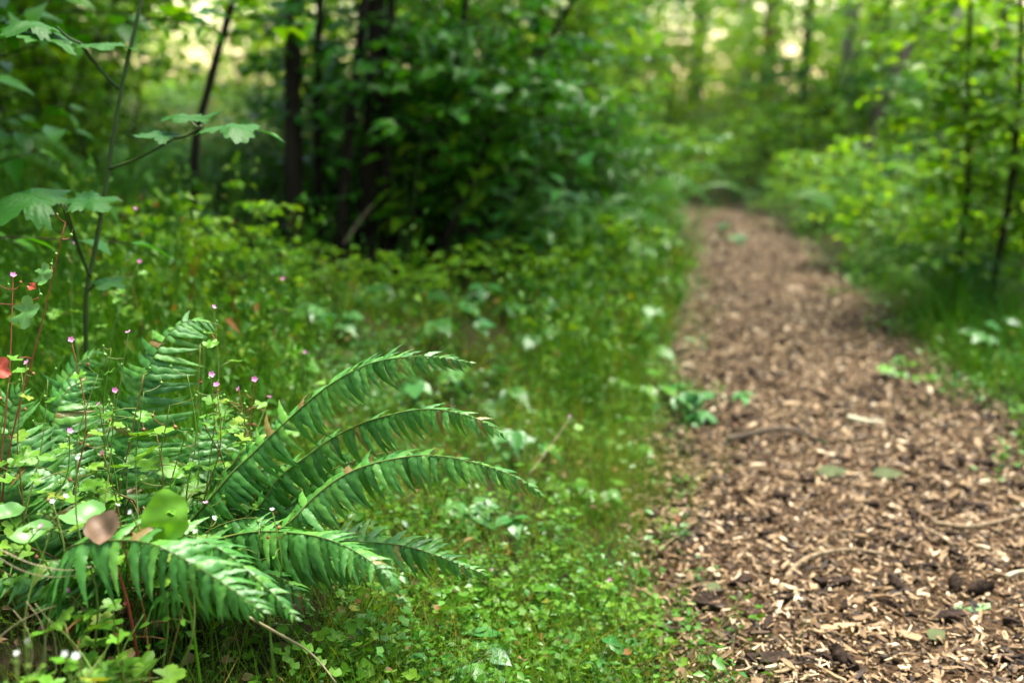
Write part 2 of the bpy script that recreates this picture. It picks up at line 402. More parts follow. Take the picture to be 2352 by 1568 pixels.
def chip_shape(seed):
    r = random.Random(seed); n = 4
    pts = [(-.5, -.5), (-.5, .5), (.5, .5), (.5, -.5)]
    top = []; bot = []
    for s, f in ((1, -1), (1, 1), (-1, 1), (-1, -1)):
        top.append((f * .5 * r.uniform(.55, 1.1) * (.8), s * .5 * r.uniform(.75, 1.15), .5 + r.uniform(-.3, .3)))
    for a in top: bot.append((a[0] * r.uniform(.9, 1.1), a[1] * r.uniform(.9, 1.1), -.5))
    bow = r.uniform(-.5, .5)
    mid_t = [(x, 0 + r.uniform(-.1, .1), .5 + bow) for x in (-.5 * r.uniform(.7, 1.1), .5 * r.uniform(.7, 1.1))]
    mid_b = [(x, y, z - 1) for x, y, z in mid_t]
    # order: back pair, mid pair, front pair
    V = [top[3], top[2], mid_t[0], mid_t[1], top[0], top[1], bot[3], bot[2], mid_b[0], mid_b[1], bot[0], bot[1]]
    Q = [(0, 1, 3, 2), (2, 3, 5, 4), (6, 8, 9, 7), (8, 10, 11, 9), (0, 6, 7, 1), (4, 5, 11, 10), (0, 2, 8, 6), (2, 4, 10, 8), (1, 7, 9, 3), (3, 9, 11, 5)]
    F = []
    for a, b, c, d in Q: F += [(a, b, c), (a, c, d)]
    return np.array(V), np.array(F)
chips = [chip_shape(s) for s in range(8)]
chip_mesh = [make_mesh('wood_chip', v, f, None, M['chip'], False) for v, f in chips]
def rand_rot(n, tilt, r=rng):
    a = r.uniform(0, 2 * PI, n); e = r.normal(0, tilt, n); f = r.normal(0, tilt, n)
    Yv = np.stack([np.cos(a) * np.cos(e), np.sin(a) * np.cos(e), np.sin(e)], 1)
    Zv = np.stack([np.sin(f) * -np.sin(a), np.sin(f) * np.cos(a), np.cos(f)], 1)
    return basis(Yv, Zv)
# the loose chips, denser and smaller litter first
mb = MB()
N = 30000
y = 1.0 + (rng.random(N) ** 1.7) * 9.5; q = rng.normal(0, .55, N); q = np.where(np.abs(q) > 1.12, rng.uniform(-1, 1, N), q)
q = np.where(rng.random(N) < .6, rng.uniform(-1.04, 1.04, N), q)
x = pc(y) + q * pw(y); L = rng.gamma(2.4, .0048, N) + .004; L *= (1 + .05 * y); wd = np.minimum(L * rng.uniform(.1, .5, N), .016); th = rng.uniform(.002, .006, N)
P = np.stack([x, y, tz(x, y) + .010 + rng.uniform(.0, .014, N)], 1); R = np.clip(rng.beta(1.35, 2.1, N) + .13 * np.sin(3.1 * x + 2 * y) * np.sin(4.7 * y - x) + .07 * np.sin(11 * x - 3 * y), 0, 1)
Mx = rand_rot(N, .28); S = np.stack([wd, L, th], 1)
for c in range(8):
    s = np.arange(N) % 8 == c; scatter(mb, chips[c], P[s], Mx[s], S[s], R[s])
tag(mbobj('wood_chip_litter', mb, M['chip'], path, False), kind='stuff')
mb = MB(); N = 36000; fib = (np.array([[-.5, 0, 0], [.5, 0, 0], [.4, 1, .1], [-.3, 1, .1]]), np.array([[0, 1, 2], [0, 2, 3]]))
y = 1.0 + (rng.random(N) ** 1.8) * 7; x = pc(y) + rng.uniform(-1.1, 1.1, N) * pw(y); L = rng.uniform(.005, .022, N) * (1 + .05 * y)
scatter(mb, fib, np.stack([x, y, tz(x, y) + .016 + rng.uniform(0, .012, N)], 1), rand_rot(N, .3), np.stack([L * rng.uniform(.1, .35, N), L, L], 1), np.clip(rng.beta(1.5, 2.0, N), 0, 1))
tag(mbobj('wood_fibre_litter', mb, M['chip'], path, False), kind='stuff')
mb = MB(); N = 620; y = 1.2 + rng.random(N) ** 1.5 * 6; x = pc(y) + rng.uniform(-1, 1, N) * pw(y); L = rng.uniform(.014, .045, N)
for c in range(4):
    k = np.arange(N) % 4 == c; scatter(mb, chips[c + 2], np.stack([x, y, tz(x, y) + .022], 1)[k], rand_rot(k.sum(), .25), np.stack([L * rng.uniform(.3, .7, N), L, L * .3], 1)[k], np.zeros(k.sum()))
tag(mbobj('bark_litter', mb, M['darkchip'], path, False), kind='stuff')
# 300 larger chips, one by one
r2 = np.random.default_rng(21)
for i in range(300):
    y = 1.35 + r2.random() ** 1.5 * 2.6; x = pc(y) + r2.uniform(-.98, .98) * pw(y)
    L = r2.uniform(.018, .038) if r2.random() < .88 else r2.uniform(.04, .07)
    mt = rand_rot(1, .18, r2)[0]
    o = link('wood_chip', chip_mesh[i % 8], path, mat4=m4((x, y, tz(x, y) + .024), mt, (L * r2.uniform(.2, .42), L, r2.uniform(.004, .009))))

# ------------------------------------------------------------------ things on the path
def stick(name, P, r, mat, label, cat='stick', k=7):
    C = smoothed(P, 18); c0 = C[0].copy(); rr = np.interp(np.linspace(0, 1, 18), [0, .1, 1], [r * .8, r, r * .55]) * (1 + .12 * np.sin(np.arange(18) * 2.3))
    V, F = tube(C - c0, rr, k)
    return tag(link(name, make_mesh(name, V, F, None, M[mat]), loc=c0), label, cat)
def on(u, v, h=.02): p = gp(u, v); p[2] = tz(p[0], p[1]) + .012 + h; return p
stick('fallen_stick', [on(*c7(880, 1185), .012), on(*c7(940, 1130), .02), on(*c7(1040, 1090), .022), on(*c7(1180, 1075), .018), on(*c7(1330, 1088), .012)], .006, 'twig', 'long curved brown stick lying across the wood chip path in the foreground')
stick('fallen_stick', [on(*c7(1500, 960)), on(*c7(1640, 985), .02), on(*c7(1760, 950), .022), on(*c7(1881, 920), .02)], .006, 'twig', 'thin grey stick near the right frame edge lying on wood chips')
stick('fallen_stick', [on(*c7(1450, 970)), on(*c7(1520, 1020), .02), on(*c7(1580, 1060), .018)], .004, 'twig', 'short thin diagonal twig on the wood chips left of the grey stick')
stick('fallen_stick', [on(*c7(640, 605)), on(*c7(760, 590), .03), on(*c7(880, 570), .034), on(*c7(1050, 620), .02)], .011, 'barkm', 'mossy green bent stick lying across the middle of the path')
stick('fallen_stick', [on(*c7(1140, 500)), on(*c7(1215, 512), .016), on(*c7(1290, 516), .014)], .010, 'barkp', 'straight pale stick lying on the path beyond the mossy stick')
stick('fallen_stick', [on(*c7(1800, 1190)), on(*c7(1850, 1175), .02), on(*c7(1920, 1165), .02)], .005, 'barkp', 'pale thin stick cut off by the right frame edge above the pine cones')
def slab(name, u, v, L, w, h, ang, mat, label, cat, seed):
    p = on(u, v, h * .5); Vc, Fc = chips[seed % 8]
    mt = basis([math.cos(ang), math.sin(ang), 0.04], [0.05, -.1, 1])[0]
    V = (mt @ (Vc * np.array([w, L, h])).T).T
    return tag(link(name, make_mesh(name, V, Fc, np.full(len(V), .93), M[mat], False), loc=p), label, cat)
for q, (cx, cyy, L, w, a, mat, lab) in enumerate([
    (1085, 1190, .075, .022, 0.05, 'darkchip', 'dark bark piece just below the long curved stick on the path'),
    (860, 1255, .05, .03, -.7, 'darkchip', 'dark bark chunk below the left end of the curved stick'),
    (770, 930, .055, .02, .1, 'darkchip', 'flat dark bark piece on the left half of the path above the curved stick'),
    (850, 815, .032, .03, 1.0, 'darkchip', 'small squarish dark chunk on the path below the mossy stick'),
    (1340, 935, .055, .024, -.1, 'darkchip', 'dark bark piece in the middle right of the path above the curved stick'),
    (1645, 875, .075, .024, -.3, 'darkchip', 'long dark bark piece on the right side of the path above the grey stick'),
    (1715, 685, .06, .02, .15, 'darkchip', 'thin dark bark piece on the right side of the path at mid distance'),
    (1355, 495, .04, .03, .1, 'darkchip', 'small dark chunk at the right end of the straight pale stick'),
    (815, 1525, .075, .03, .05, 'darkchip', 'dark brown bark piece at the bottom edge of the path'),
    (555, 1280, .04, .07, 1.5, 'darkchip', 'upright dark bark piece at the left rim of the path beside a grass blade'),
    (470, 630, .05, .06, 1.3, 'darkchip', 'dark lump at the left rim of the path below the leafy bramble'),
    (1560, 1345, .07, .024, .25, 'darkchip', 'dark bark piece below the pine cones on the right of the path'),
    (655, 245, .045, .035, .2, 'darkchip', 'small dark chunk far up the path beside the left verge'),
    (1350, 1395, .085, .028, -.75, 'chip', 'large pale diagonal wood splinter in the lower right of the path'),
    (1110, 1372, .085, .018, .08, 'chip', 'long pale horizontal wood splinter left of the diagonal one'),
    (1175, 1268, .04, .018, .8, 'chip', 'small whitish wood splinter below the dark bark piece under the curved stick'),
    (1130, 985, .07, .018, .05, 'chip', 'pale long splinter in mid path above the curved stick'),
    (1660, 1292, .07, .026, .0, 'lettuce', 'pale green lichen covered wood piece right of the pine cones'),
    ]):
    slab('bark_piece' if mat == 'darkchip' else 'wood_splinter', *c7(cx, cyy), L, w, .016 if mat == 'darkchip' else .008, a, mat, lab, 'bark' if mat == 'darkchip' else 'wood splinter', q)
def cone(u, v, L, ang, label):
    p = on(u, v, L * .28); t = thing('pine_cone', p, label, 'pine cone', 'pine cones on the path')
    D = np.array([math.cos(ang), math.sin(ang), .1]); D = unit(D)
    Cc = np.array([p + D * L * (s - .5) for s in np.linspace(0, 1, 8)])
    V, F = tube(Cc, np.array([.08, .2, .27, .28, .26, .21, .14, .05]) * L, 8); mbx = MB(); mbx.add(V, F); mbobj('core', mbx, M['darkchip'], t)
    mbs = MB(); sc = leaf_oval(w=.5, n=3, curl=-.3)
    A = np.array([1, 0, 0.]) - D[0] * D; A = unit(A); B = np.cross(D, A)
    for i in range(60):
        s = i / 60; ph = i * 2.4; rad = np.interp(s, [0, .25, .6, 1], [.12, .27, .24, .05]) * L
        O = math.cos(ph) * A + math.sin(ph) * B
        scatter(mbs, sc, np.array([p + D * L * (s - .5) + O * rad * .8]), basis(O * .8 + D * .7, D - O * .6), np.array([L * .2]), np.array([0.]))
    mbobj('scales', mbs, M['darkchip'], t)['kind'] = 'stuff'
for a in [(*c7(1690, 1235), .055, .3, 'dark pine cone furthest right among the cones on the path'), (*c7(1590, 1205), .05, 1.2, 'dark pine cone lying just left of the rightmost cone'),
          (*c7(1340, 1200), .045, 1.6, 'dark pine cone at the right end of the curved stick'), (*c7(1105, 1515), .05, 1.5, 'dark pine cone at the bottom frame edge of the path')]: cone(*a)
leafm = leaf_oval(w=.36, n=6, curl=.1, fold=.1)
for q, (cx, cyy, L, a, lab) in enumerate([(1015, 735, .09, .1, 'blurry fresh green leaf lying on mid path left of its neighbour'), (1240, 745, .085, -.2, 'bluish green leaf lying on mid path right of its neighbour'),
      (575, 1245, .05, 1.2, 'small bright green leaf standing at the left rim of the path'), (1480, 1440, .05, .6, 'pale green leaf bit on the wood chips near the bottom right')]):
    p = on(*c7(cx, cyy), .015); mt = basis([math.cos(a), math.sin(a), .12], [0, -.25, 1])[0]
    V = (mt @ (leafm[0] * L).T).T
    tag(link('fallen_leaf', make_mesh('fallen_leaf', V, leafm[1], np.full(len(V), .3), M['dull']), loc=p), lab, 'leaf')

# ------------------------------------------------------------------ ferns
PIN = {s: [pinna(sign=s, curl=cu, bend=be, seed=i) for i, (cu, be) in enumerate([(.35, .18), (.5, .22), (.2, .14), (.7, .2)])] for s in (1, -1)}
PINM = {s: [make_mesh('leaflet', v, f, None, M['fern']) for v, f in PIN[s]] for s in (1, -1)}
FC = dict(n=0)
def frond(plant, P, n=40, Lmax=.058, up=(0, 0, 1), twist=0., droop=(.75, .55), fwd=.06, start=.22, single=(True, False), simple=False, seed=0, wid=1.26, rad=.0016, up2=None, grav=.7):
    """rachis curve P (world), leaflets both sides; side 0 = near/right-hand (T x N), side 1 = the other"""
    r = np.random.default_rng(seed + 100)
    C = smoothed(P, 70, 4); d = np.r_[0, np.cumsum(np.linalg.norm(np.diff(C, axis=0), axis=1))]; d /= d[-1]
    T = np.gradient(C, axis=0); T /= np.linalg.norm(T, axis=1)[:, None]
    U0 = unit(up); U1 = unit(up2 if up2 is not None else up)
    V, F = tube(C, rad * np.linspace(1.25, .25, 70), 6)
    mb = MB(); mb.add(V, F, .3)
    fr = mbobj('frond', mb, M['rachis'], plant)
    rows = MB(); nrow = 0
    for side in (0, 1):
        sg = 1 if side == 0 else -1
        for i in range(n):
            t = start + (1 - start) * (i + .5 * side + .1 * r.uniform(-1, 1)) / n
            if t > .995 or r.random() < .02: continue
            p = np.array([np.interp(t, d, C[:, a]) for a in range(3)]); tg = unit([np.interp(t, d, T[:, a]) for a in range(3)])
            U = U0 * (1 - t) + U1 * t
            Nn = unit(U - np.dot(U, tg) * tg); B = np.cross(tg, Nn)
            tw = twist + r.normal(0, .04)
            Nn, B = Nn * math.cos(tw) + B * math.sin(tw), B * math.cos(tw) - Nn * math.sin(tw)
            s = (t - start) / (1 - start)
            L = Lmax * np.interp(s, [0, .12, .35, .6, .8, .93, 1], [.62, .85, 1, .9, .64, .36, .1]) * r.uniform(.9, 1.06) * (.6 if r.random() < .03 else 1)
            dr = droop[side] + r.normal(0, .13); fw = fwd + .6 * s ** 3 + r.normal(0, .09)
            hang = -Nn * (1 - grav) + np.array([0, 0, -1.]) * grav if side == 0 else -Nn
            D = math.cos(dr) * sg * B + math.sin(dr) * unit(hang); D = math.cos(fw) * D + math.sin(fw) * tg
            Z = Nn * math.cos(dr) + sg * B * math.sin(dr) + r.normal(0, .17, 3)
            mt = basis(D, Z)[0]; w = wid * (L ** .55) * (.058 ** .45) * r.uniform(.92, 1.1)
            vs = -sg; kk = int(r.integers(0, 4))
            if single[side] and not simple:
                o = link('leaflet', PINM[vs][kk], fr, mat4=m4(p, mt, (w, L, L))); FC['n'] += 1
            else:
                scatter(rows, PIN[vs][kk], p[None], mt[None], np.array([[w, L, L]]), np.array([r.random()])); nrow += 1
    if nrow:
        o = mbobj('leaflet_row', rows, M['fern'], fr); o['kind'] = 'stuff'
    return fr
def px(crop, L, depths):
    n = len(L); dd = np.interp(np.linspace(0, 1, n), np.linspace(0, 1, len(depths)), depths)
    return [pt(*crop(*p), d) for p, d in zip(L, dd)]
ident = lambda u, v: (u, v)
crown1 = np.array([-.60, 1.45, float(tz(-.60, 1.45)) + .03])
f1 = thing('sword_fern', crown1, 'large sword fern in sharp focus, its glossy fronds arching right over the verge', 'fern')
def from_crown(c, pts): return [c, c * .5 + np.array(pts[0]) * .5 + np.array([-.02, 0, -.02])] + pts
frond(f1, from_crown(crown1, px(c4, [(60, 880), (150, 770), (240, 690), (350, 580), (460, 480), (580, 370), (680, 290), (800, 215), (900, 165), (1030, 130), (1200, 115), (1360, 125), (1515, 155)], [1.56, 1.58, 1.56, 1.5])),
      n=56, Lmax=.062, twist=.22, droop=(.72, -.12), single=(True, False), seed=1, start=.16)
frond(f1, from_crown(crown1, px(c4, [(290, 980), (410, 800), (560, 690), (690, 590), (800, 530), (900, 485), (1000, 455), (1150, 420), (1300, 410), (1450, 440), (1570, 480), (1695, 565)], [1.6, 1.62, 1.58, 1.5])),
      n=56, Lmax=.062, twist=.16, droop=(.75, .1), seed=2, start=.16)
frond(f1, from_crown(crown1, px(c4, [(440, 1080), (560, 955), (680, 850), (800, 770), (950, 715), (1100, 685), (1230, 668), (1400, 685), (1550, 720), (1700, 770), (1800, 820), (1905, 900)], [1.46, 1.5, 1.5, 1.46])),
      n=56, Lmax=.064, twist=.16, droop=(.75, .1), seed=3, start=.16)
frond(f1, from_crown(crown1, px(c4, [(560, 860), (700, 760), (850, 700), (1000, 660), (1120, 648), (1300, 665)], [1.66, 1.72])), n=36, Lmax=.05, droop=(.7, .4), single=(False, False), seed=4)
frond(f1, from_crown(crown1, px(c4, [(-60, 1190), (60, 1150), (200, 1112), (350, 1098), (500, 1108), (650, 1130), (790, 1180), (900, 1245), (1000, 1320), (1110, 1450)], [1.42, 1.4, 1.36, 1.3])),
      n=50, Lmax=.060, twist=.15, droop=(.6, .05), seed=5, single=(True, False), start=.16)
frond(f1, from_crown(crown1, px(c4, [(560, 1180), (780, 1150), (900, 1160), (1050, 1168), (1200, 1198), (1350, 1252), (1450, 1292), (1580, 1340)], [1.5, 1.5, 1.46])),
      n=50, Lmax=.060, twist=.35, droop=(.7, -.1), seed=6, start=.18)
frond(f1, from_crown(crown1, px(c4, [(120, 1350), (300, 1290), (450, 1280), (620, 1265), (760, 1290), (860, 1370)], [1.52, 1.56])), n=32, Lmax=.075, droop=(1.15, .8), single=(False, False), seed=7)
frond(f1, from_crown(crown1, px(ident, [(150, 1262), (260, 1240), (350, 1248), (430, 1288), (500, 1330), (560, 1372), (610, 1408)], [1.28, 1.22, 1.15])),
      n=36, Lmax=.078, twist=.3, droop=(.5, .0), single=(True, False), seed=8, start=.2, wid=1.2)
frond(f1, from_crown(crown1, px(ident, [(330, 1215), (440, 1232), (520, 1270), (580, 1320), (640, 1375), (685, 1425)], [1.34, 1.28, 1.22])), n=34, Lmax=.052, twist=.2, droop=(.5, .05), single=(False, False), seed=9)
frond(f1, from_crown(crown1, px(ident, [(480, 1190), (500, 1110), (540, 1060), (590, 1020), (640, 1000)], [1.62, 1.68])), n=30, Lmax=.055, droop=(.8, .4), single=(False, False), seed=10)
frond(f1, from_crown(crown1, px(ident, [(420, 1300), (450, 1240), (520, 1200), (600, 1190), (690, 1230)], [1.5, 1.5])), n=30, Lmax=.05, droop=(.8, .4), single=(False, False), seed=11)
frond(f1, from_crown(crown1, px(ident, [(180, 1400), (80, 1330), (0, 1330), (-80, 1380)], [1.4, 1.3])), n=30, Lmax=.05, droop=(.8, .4), single=(False, False), seed=12)
frond(f1, from_crown(crown1, px(ident, [(230, 1180), (160, 1100), (60, 1070), (-60, 1100)], [1.55, 1.5])), n=30, Lmax=.055, droop=(.5, .3), single=(False, False), seed=14)
for q, (L_, dd) in enumerate([([(430, 1260), (470, 1180), (530, 1120), (600, 1080), (680, 1060)], [1.6, 1.7]), ([(360, 1270), (380, 1180), (440, 1100), (520, 1060)], [1.62, 1.74]), ([(520, 1290), (600, 1240), (680, 1220), (760, 1240), (820, 1290)], [1.52, 1.5]),
      ([(300, 1290), (240, 1200), (160, 1150), (60, 1140)], [1.5, 1.5]), ([(480, 1330), (560, 1310), (650, 1330), (720, 1400)], [1.44, 1.4]), ([(250, 1330), (180, 1290), (100, 1290), (20, 1340)], [1.42, 1.36]),
      ([(500, 1250), (560, 1170), (640, 1100), (730, 1050), (830, 1040)], [1.66, 1.7]), ([(540, 1270), (620, 1190), (720, 1140), (830, 1130)], [1.6, 1.62]), ([(450, 1220), (500, 1120), (560, 1030), (640, 960), (730, 930)], [1.68, 1.78]), ([(560, 1300), (660, 1270), (760, 1280), (860, 1330)], [1.46, 1.46]), ([(400, 1350), (470, 1330), (540, 1360), (600, 1420)], [1.36, 1.3])]):
    frond(f1, from_crown(crown1, px(ident, L_, dd)), n=32, Lmax=.062, twist=.1, droop=(.7, .3), single=(False, False), seed=30 + q)
# bare brown stalks at the crown
mb = MB()
for i in range(16):
    a = rng.uniform(0, 2 * PI); p0 = crown1 + [.03 * math.cos(a), .03 * math.sin(a), -.02]
    p1 = crown1 + [rng.uniform(-.12, .1), rng.uniform(-.15, .05), rng.uniform(.05, .16)]; p2 = p1 + [rng.uniform(-.12, .06), rng.uniform(-.12, 0), rng.uniform(-.14, .06)]
    V, F = tube(smoothed([p0, p1, p2], 10), np.linspace(.0028, .0014, 10), 5); mb.add(V, F)
mbobj('old_stalks', mb, M['stipe'], f1)['kind'] = 'stuff'
# upright fern behind the flowers
crown2 = np.array([-.74, 1.62, float(tz(-.74, 1.62)) + .03])
f2 = thing('sword_fern', crown2, 'upright fern at far left behind the pink flowers, broad frond facing the camera', 'fern')
frond(f2, [crown2, pt(286, 1300, 1.62)] + px(ident, [(288, 1180), (296, 1050), (318, 920), (345, 835), (385, 768), (430, 735), (500, 745)], [1.62, 1.66, 1.74]),
      n=42, Lmax=.10, up=(0, -1, .3), up2=(0, -.55, .85), droop=(.2, .2), grav=0, fwd=.04, single=(True, True), seed=20, wid=1.1, start=.2)
frond(f2, [crown2, pt(120, 1320, 1.55)] + px(ident, [(60, 1180), (30, 1060), (20, 960), (45, 890)], [1.55, 1.58]),
      n=32, Lmax=.10, up=(.2, -1, .3), droop=(.1, .1), grav=0, fwd=.1, single=(True, False), seed=21, wid=1.25)
frond(f2, [crown2, pt(330, 1300, 1.7)] + px(ident, [(370, 1180), (440, 1080), (500, 1000), (560, 950)], [1.7, 1.8]), n=32, Lmax=.085, up=(0, -.6, .8), droop=(.3, .3), single=(False, False), seed=22, wid=1.1)
frond(f2, [crown2, pt(200, 1240, 1.72)] + px(ident, [(150, 1100), (130, 960), (160, 860), (230, 800)], [1.75, 1.85]), n=32, Lmax=.08, up=(0, -.8, .6), droop=(.3, .3), single=(False, False), seed=23, wid=1.1)
for q, (L_, dd) in enumerate([([(150, 1250), (130, 1110), (118, 990), (150, 900), (200, 870)], [1.6, 1.72]), ([(390, 1220), (420, 1120), (440, 1030), (480, 960)], [1.66, 1.76]), ([(-20, 1250), (-50, 1100), (-40, 980)], [1.56, 1.6]), ([(250, 1240), (225, 1120), (215, 1010), (235, 930)], [1.7, 1.8])]):
    frond(f2, [crown2] + px(ident, L_, dd), n=34, Lmax=.09, up=(.1 * (q % 2), -1, .4), droop=(.2, .2), grav=0, fwd=.06, single=(False, False), seed=40 + q, wid=1.15)

# ------------------------------------------------------------------ tall broad-leaved cane at the left
tb = pt(196, 700, 1.95); base = np.array([tb[0] - .03, tb[1], float(tz(tb[0] - .03, tb[1]))])
cane = thing('thimbleberry_plant', base, 'tall thin green cane with large lobed leaves rising out of frame at left', 'plant')
mb = MB(); stemP = [base, pt(196, 700, 1.95), pt(205, 640, 1.95), pt(235, 480, 1.95), pt(262, 300, 1.95), pt(290, 150, 1.95), pt(325, 0, 1.95), pt(350, -160, 1.97)]
C = smoothed(stemP, 40); V, F = tube(C, np.linspace(.0052, .0036, 40) * (1 + .12 * (np.arange(40) % 6 == 0)), 8); mb.add(V, F, .2); mbobj('stem', mb, M['tstem'], cane)
MAP = [maple(s, droop=dd) for s, dd in ((0, .5), (1, .3), (2, .8), (3, .15))]
MAPM = [make_mesh('leaf', v, f, None, M['thimble']) for v, f in MAP]
def caneleaf(a, b, ydir, z, L, k):
    """petiole a->b, blade at b along ydir"""
    mb = MB(); mid = (np.array(a) + b) / 2 + [0, 0, -.006]; V, F = tube(smoothed([a, mid, b], 10), np.linspace(.0032, .0022, 10), 6); mb.add(V, F, .5)
    mbobj('petiole', mb, M['tstem'], cane)
    link('leaf', MAPM[k], cane, mat4=m4(b, basis(ydir, z)[0], (L * .88,) * 3))
caneleaf(pt(272, 205, 1.95), pt(185, 100, 1.93), (-.85, -.1, .2), (.1, -.12, 1), .17, 0)
caneleaf(pt(225, 150, 1.94), pt(185, 102, 1.93), (.9, .1, .0), (.0, -.12, 1), .12, 1)
caneleaf(pt(185, 100, 1.93), pt(130, 62, 1.9), (-.9, .2, .15), (.1, -.12, 1), .14, 2)
caneleaf(pt(246, 390, 1.95), pt(400, 318, 1.9), (-.75, .5, .15), (.1, -.15, 1), .11, 1)
caneleaf(pt(400, 318, 1.9), pt(462, 290, 1.88), (.95, .15, .0), (0, -.08, 1), .17, 0)
caneleaf(pt(462, 290, 1.88), pt(440, 280, 1.9), (-.3, .9, .15), (0, -.15, 1), .12, 3)
caneleaf(pt(208, 640, 1.95), pt(140, 465, 1.86), (-.8, .3, .15), (.2, -.35, .95), .20, 2)
caneleaf(pt(208, 640, 1.95), pt(150, 470, 1.86), (.7, .5, .1), (-.1, -.35, .95), .12, 1)
caneleaf(pt(201, 665, 1.95), pt(222, 640, 1.9), (.8, -.2, -.15), (.1, -.2, 1), .07, 1)

# ------------------------------------------------------------------ geranium plants with pink flowers
GER = [geran(s) for s in range(4)]; GERM = [make_mesh('leaf', v, f, None, M['geranium']) for v, f in GER]
def flower_mesh():
    mb = MB(); pet = leaf_oval(w=.32, n=4, fold=-.1, curl=-.15, tip=-.9)
    for q in range(5):
        a = q * 2 * PI / 5
        scatter(mb, pet, np.array([[0, 0, 0.]]), basis([math.cos(a), math.sin(a), .35], [-.3 * math.cos(a), -.3 * math.sin(a), 1]), np.array([1.]), np.array([.3]))
    return mb.arrays()
V, F, R = flower_mesh(); FLM = make_mesh('flower', V, F, None, M['petal'])
FLW = make_mesh('flower', V, F, None, M['white_petal'])
def pod_mesh():
    z = np.array([0, .12, .3, .5, .68, .8, .95, 1.9]); r = np.array([.06, .3, .42, .38, .22, .08, .04, .015])
    P = np.stack([0 * z, 0 * z, z], 1); return tube(P, r, 7)
V, F = pod_mesh(); PODM = make_mesh('seed_pod', V, F, None, M['pod'])
SEPM = None
def geranium(base, tips, label, stem='gstem', nleaf=5, npod=3, seed=0, leafL=(.026, .042), fl=FLM, flr=.0058, name='geranium_plant', group='pink flowered geraniums', leafmesh=None, cat='plant', rs=.0012):
    r = np.random.default_rng(seed + 500)
    base = np.array(base, float); base[2] = float(tz(base[0], base[1]))
    t = thing(name, base, label, cat, group); mb = MB()
    for (tip, kind) in tips:
        tip = np.array(tip); h = tip - base
        m1 = base + h * .35 + np.array([r.normal(0, .02), r.normal(0, .02), .03]); m2 = base + h * .7 + np.array([r.normal(0, .012), r.normal(0, .012), .01])
        C = smoothed([base + r.normal(0, .004, 3) * [1, 1, 0], m1, m2, tip], 24); rad = np.linspace(rs * 1.5, rs * .6, 24)
        V, F = tube(C, rad, 5); mb.add(V, F, r.random())
        if kind == 'f':
            d = np.array([r.normal(0, .7), -.45 + r.normal(0, .45), .7])
            link('flower', fl, t, mat4=m4(tip, basis(np.cross(d, [1, .2, 0]), d)[0], flr * r.uniform(.85, 1.15)))
        for q in range(npod):
            s = r.uniform(.72, .99) if q else (1.0 if kind == 'p' else .93)
            p = C[int(s * 23)]; o = np.array([r.normal(0, .014), r.normal(0, .012), r.uniform(-.002, .016)]); e = p + o
            V, F = tube(smoothed([p, p + o * .6 + [0, 0, -.003], e], 6), .0006, 4); mb.add(V, F, r.random())
            zz = np.array([r.normal(0, .25), r.normal(0, .25), 1]); link('seed_pod', PODM, t, mat4=m4(e, basis(np.cross(zz, [1, 0, .1]), zz)[0], r.uniform(.005, .0075)))
        for q in range(nleaf):
            s = r.uniform(.3, .95); p = C[int(s * 23)]; a = r.uniform(0, 2 * PI); ln = r.uniform(.01, .04)
            e = p + np.array([math.cos(a) * ln, math.sin(a) * ln, r.uniform(-.005, .015)])
            V, F = tube(np.array([p, (p + e) / 2 + [0, 0, .002], e]), .0007, 4); mb.add(V, F, r.random())
            yd = np.array([math.cos(a), math.sin(a), r.normal(0, .2)]); zz = np.array([r.normal(0, .35), r.normal(-.25, .35), 1])
            lm = leafmesh or GERM
            L = r.uniform(*leafL) * (1.15 - .5 * s); link('leaf', lm[int(r.integers(0, len(lm)))], t, mat4=m4(e, basis(yd, zz)[0], L))
    mbobj('stem', mb, M[stem], t)
    return t
F_ = lambda u, v, d=1.5: (pt(u, v, d), 'f')
P_ = lambda u, v, d=1.5: (pt(u, v, d), 'p')
geranium(pt(200, 1330, 1.5), [F_(295, 763), F_(263, 896, 1.47), F_(163, 780), P_(330, 860), P_(255, 800), P_(225, 860), F_(227, 928, 1.45)], 'pink flowered geranium with many green seed pods in front of the upright fern frond', seed=1)
geranium(pt(40, 1330, 1.48), [F_(62, 832, 1.48), F_(160, 990, 1.42), P_(20, 880, 1.45), P_(110, 870, 1.5), F_(95, 1208, 1.3)], 'pink flowered geranium growing at the left frame edge below the red leaf', seed=2)
geranium(pt(330, 1300, 1.46), [P_(330, 900, 1.44), P_(390, 930, 1.45), P_(360, 1000, 1.4), P_(430, 990, 1.44), F_(236, 1040, 1.42)], 'geranium with broad pale lobed leaves in front of the upright fern', seed=3, nleaf=5, leafL=(.036, .056), npod=2)
geranium(pt(450, 1250, 1.6), [F_(497, 884, 1.58), F_(485, 860, 1.62), F_(490, 705, 1.66), P_(460, 790, 1.64), P_(430, 860, 1.6)], 'tall geranium whose single pink flower tops the upright fern at its right', seed=4)
geranium(pt(540, 1200, 1.66), [F_(584, 871, 1.62), F_(548, 893, 1.7), F_(618, 912, 1.8), P_(560, 950, 1.62), P_(520, 930, 1.62)], 'geranium with small pink flowers between the upright fern and the top arching frond', seed=5)
geranium(pt(-30, 1300, 1.5), [F_(30, 632, 1.52), P_(150, 510, 1.5)], 'reddening geranium with red stem and cream leaves at the left frame edge', stem='redstem', seed=6, nleaf=2, npod=4)
geranium(pt(150, 1600, 1.22), [F_(152, 1357, 1.28), P_(210, 1330, 1.3), P_(260, 1400, 1.25)], 'low pink flowered geranium in the shade under the fern at lower left', seed=7, nleaf=5, leafL=(.035, .05), npod=1)
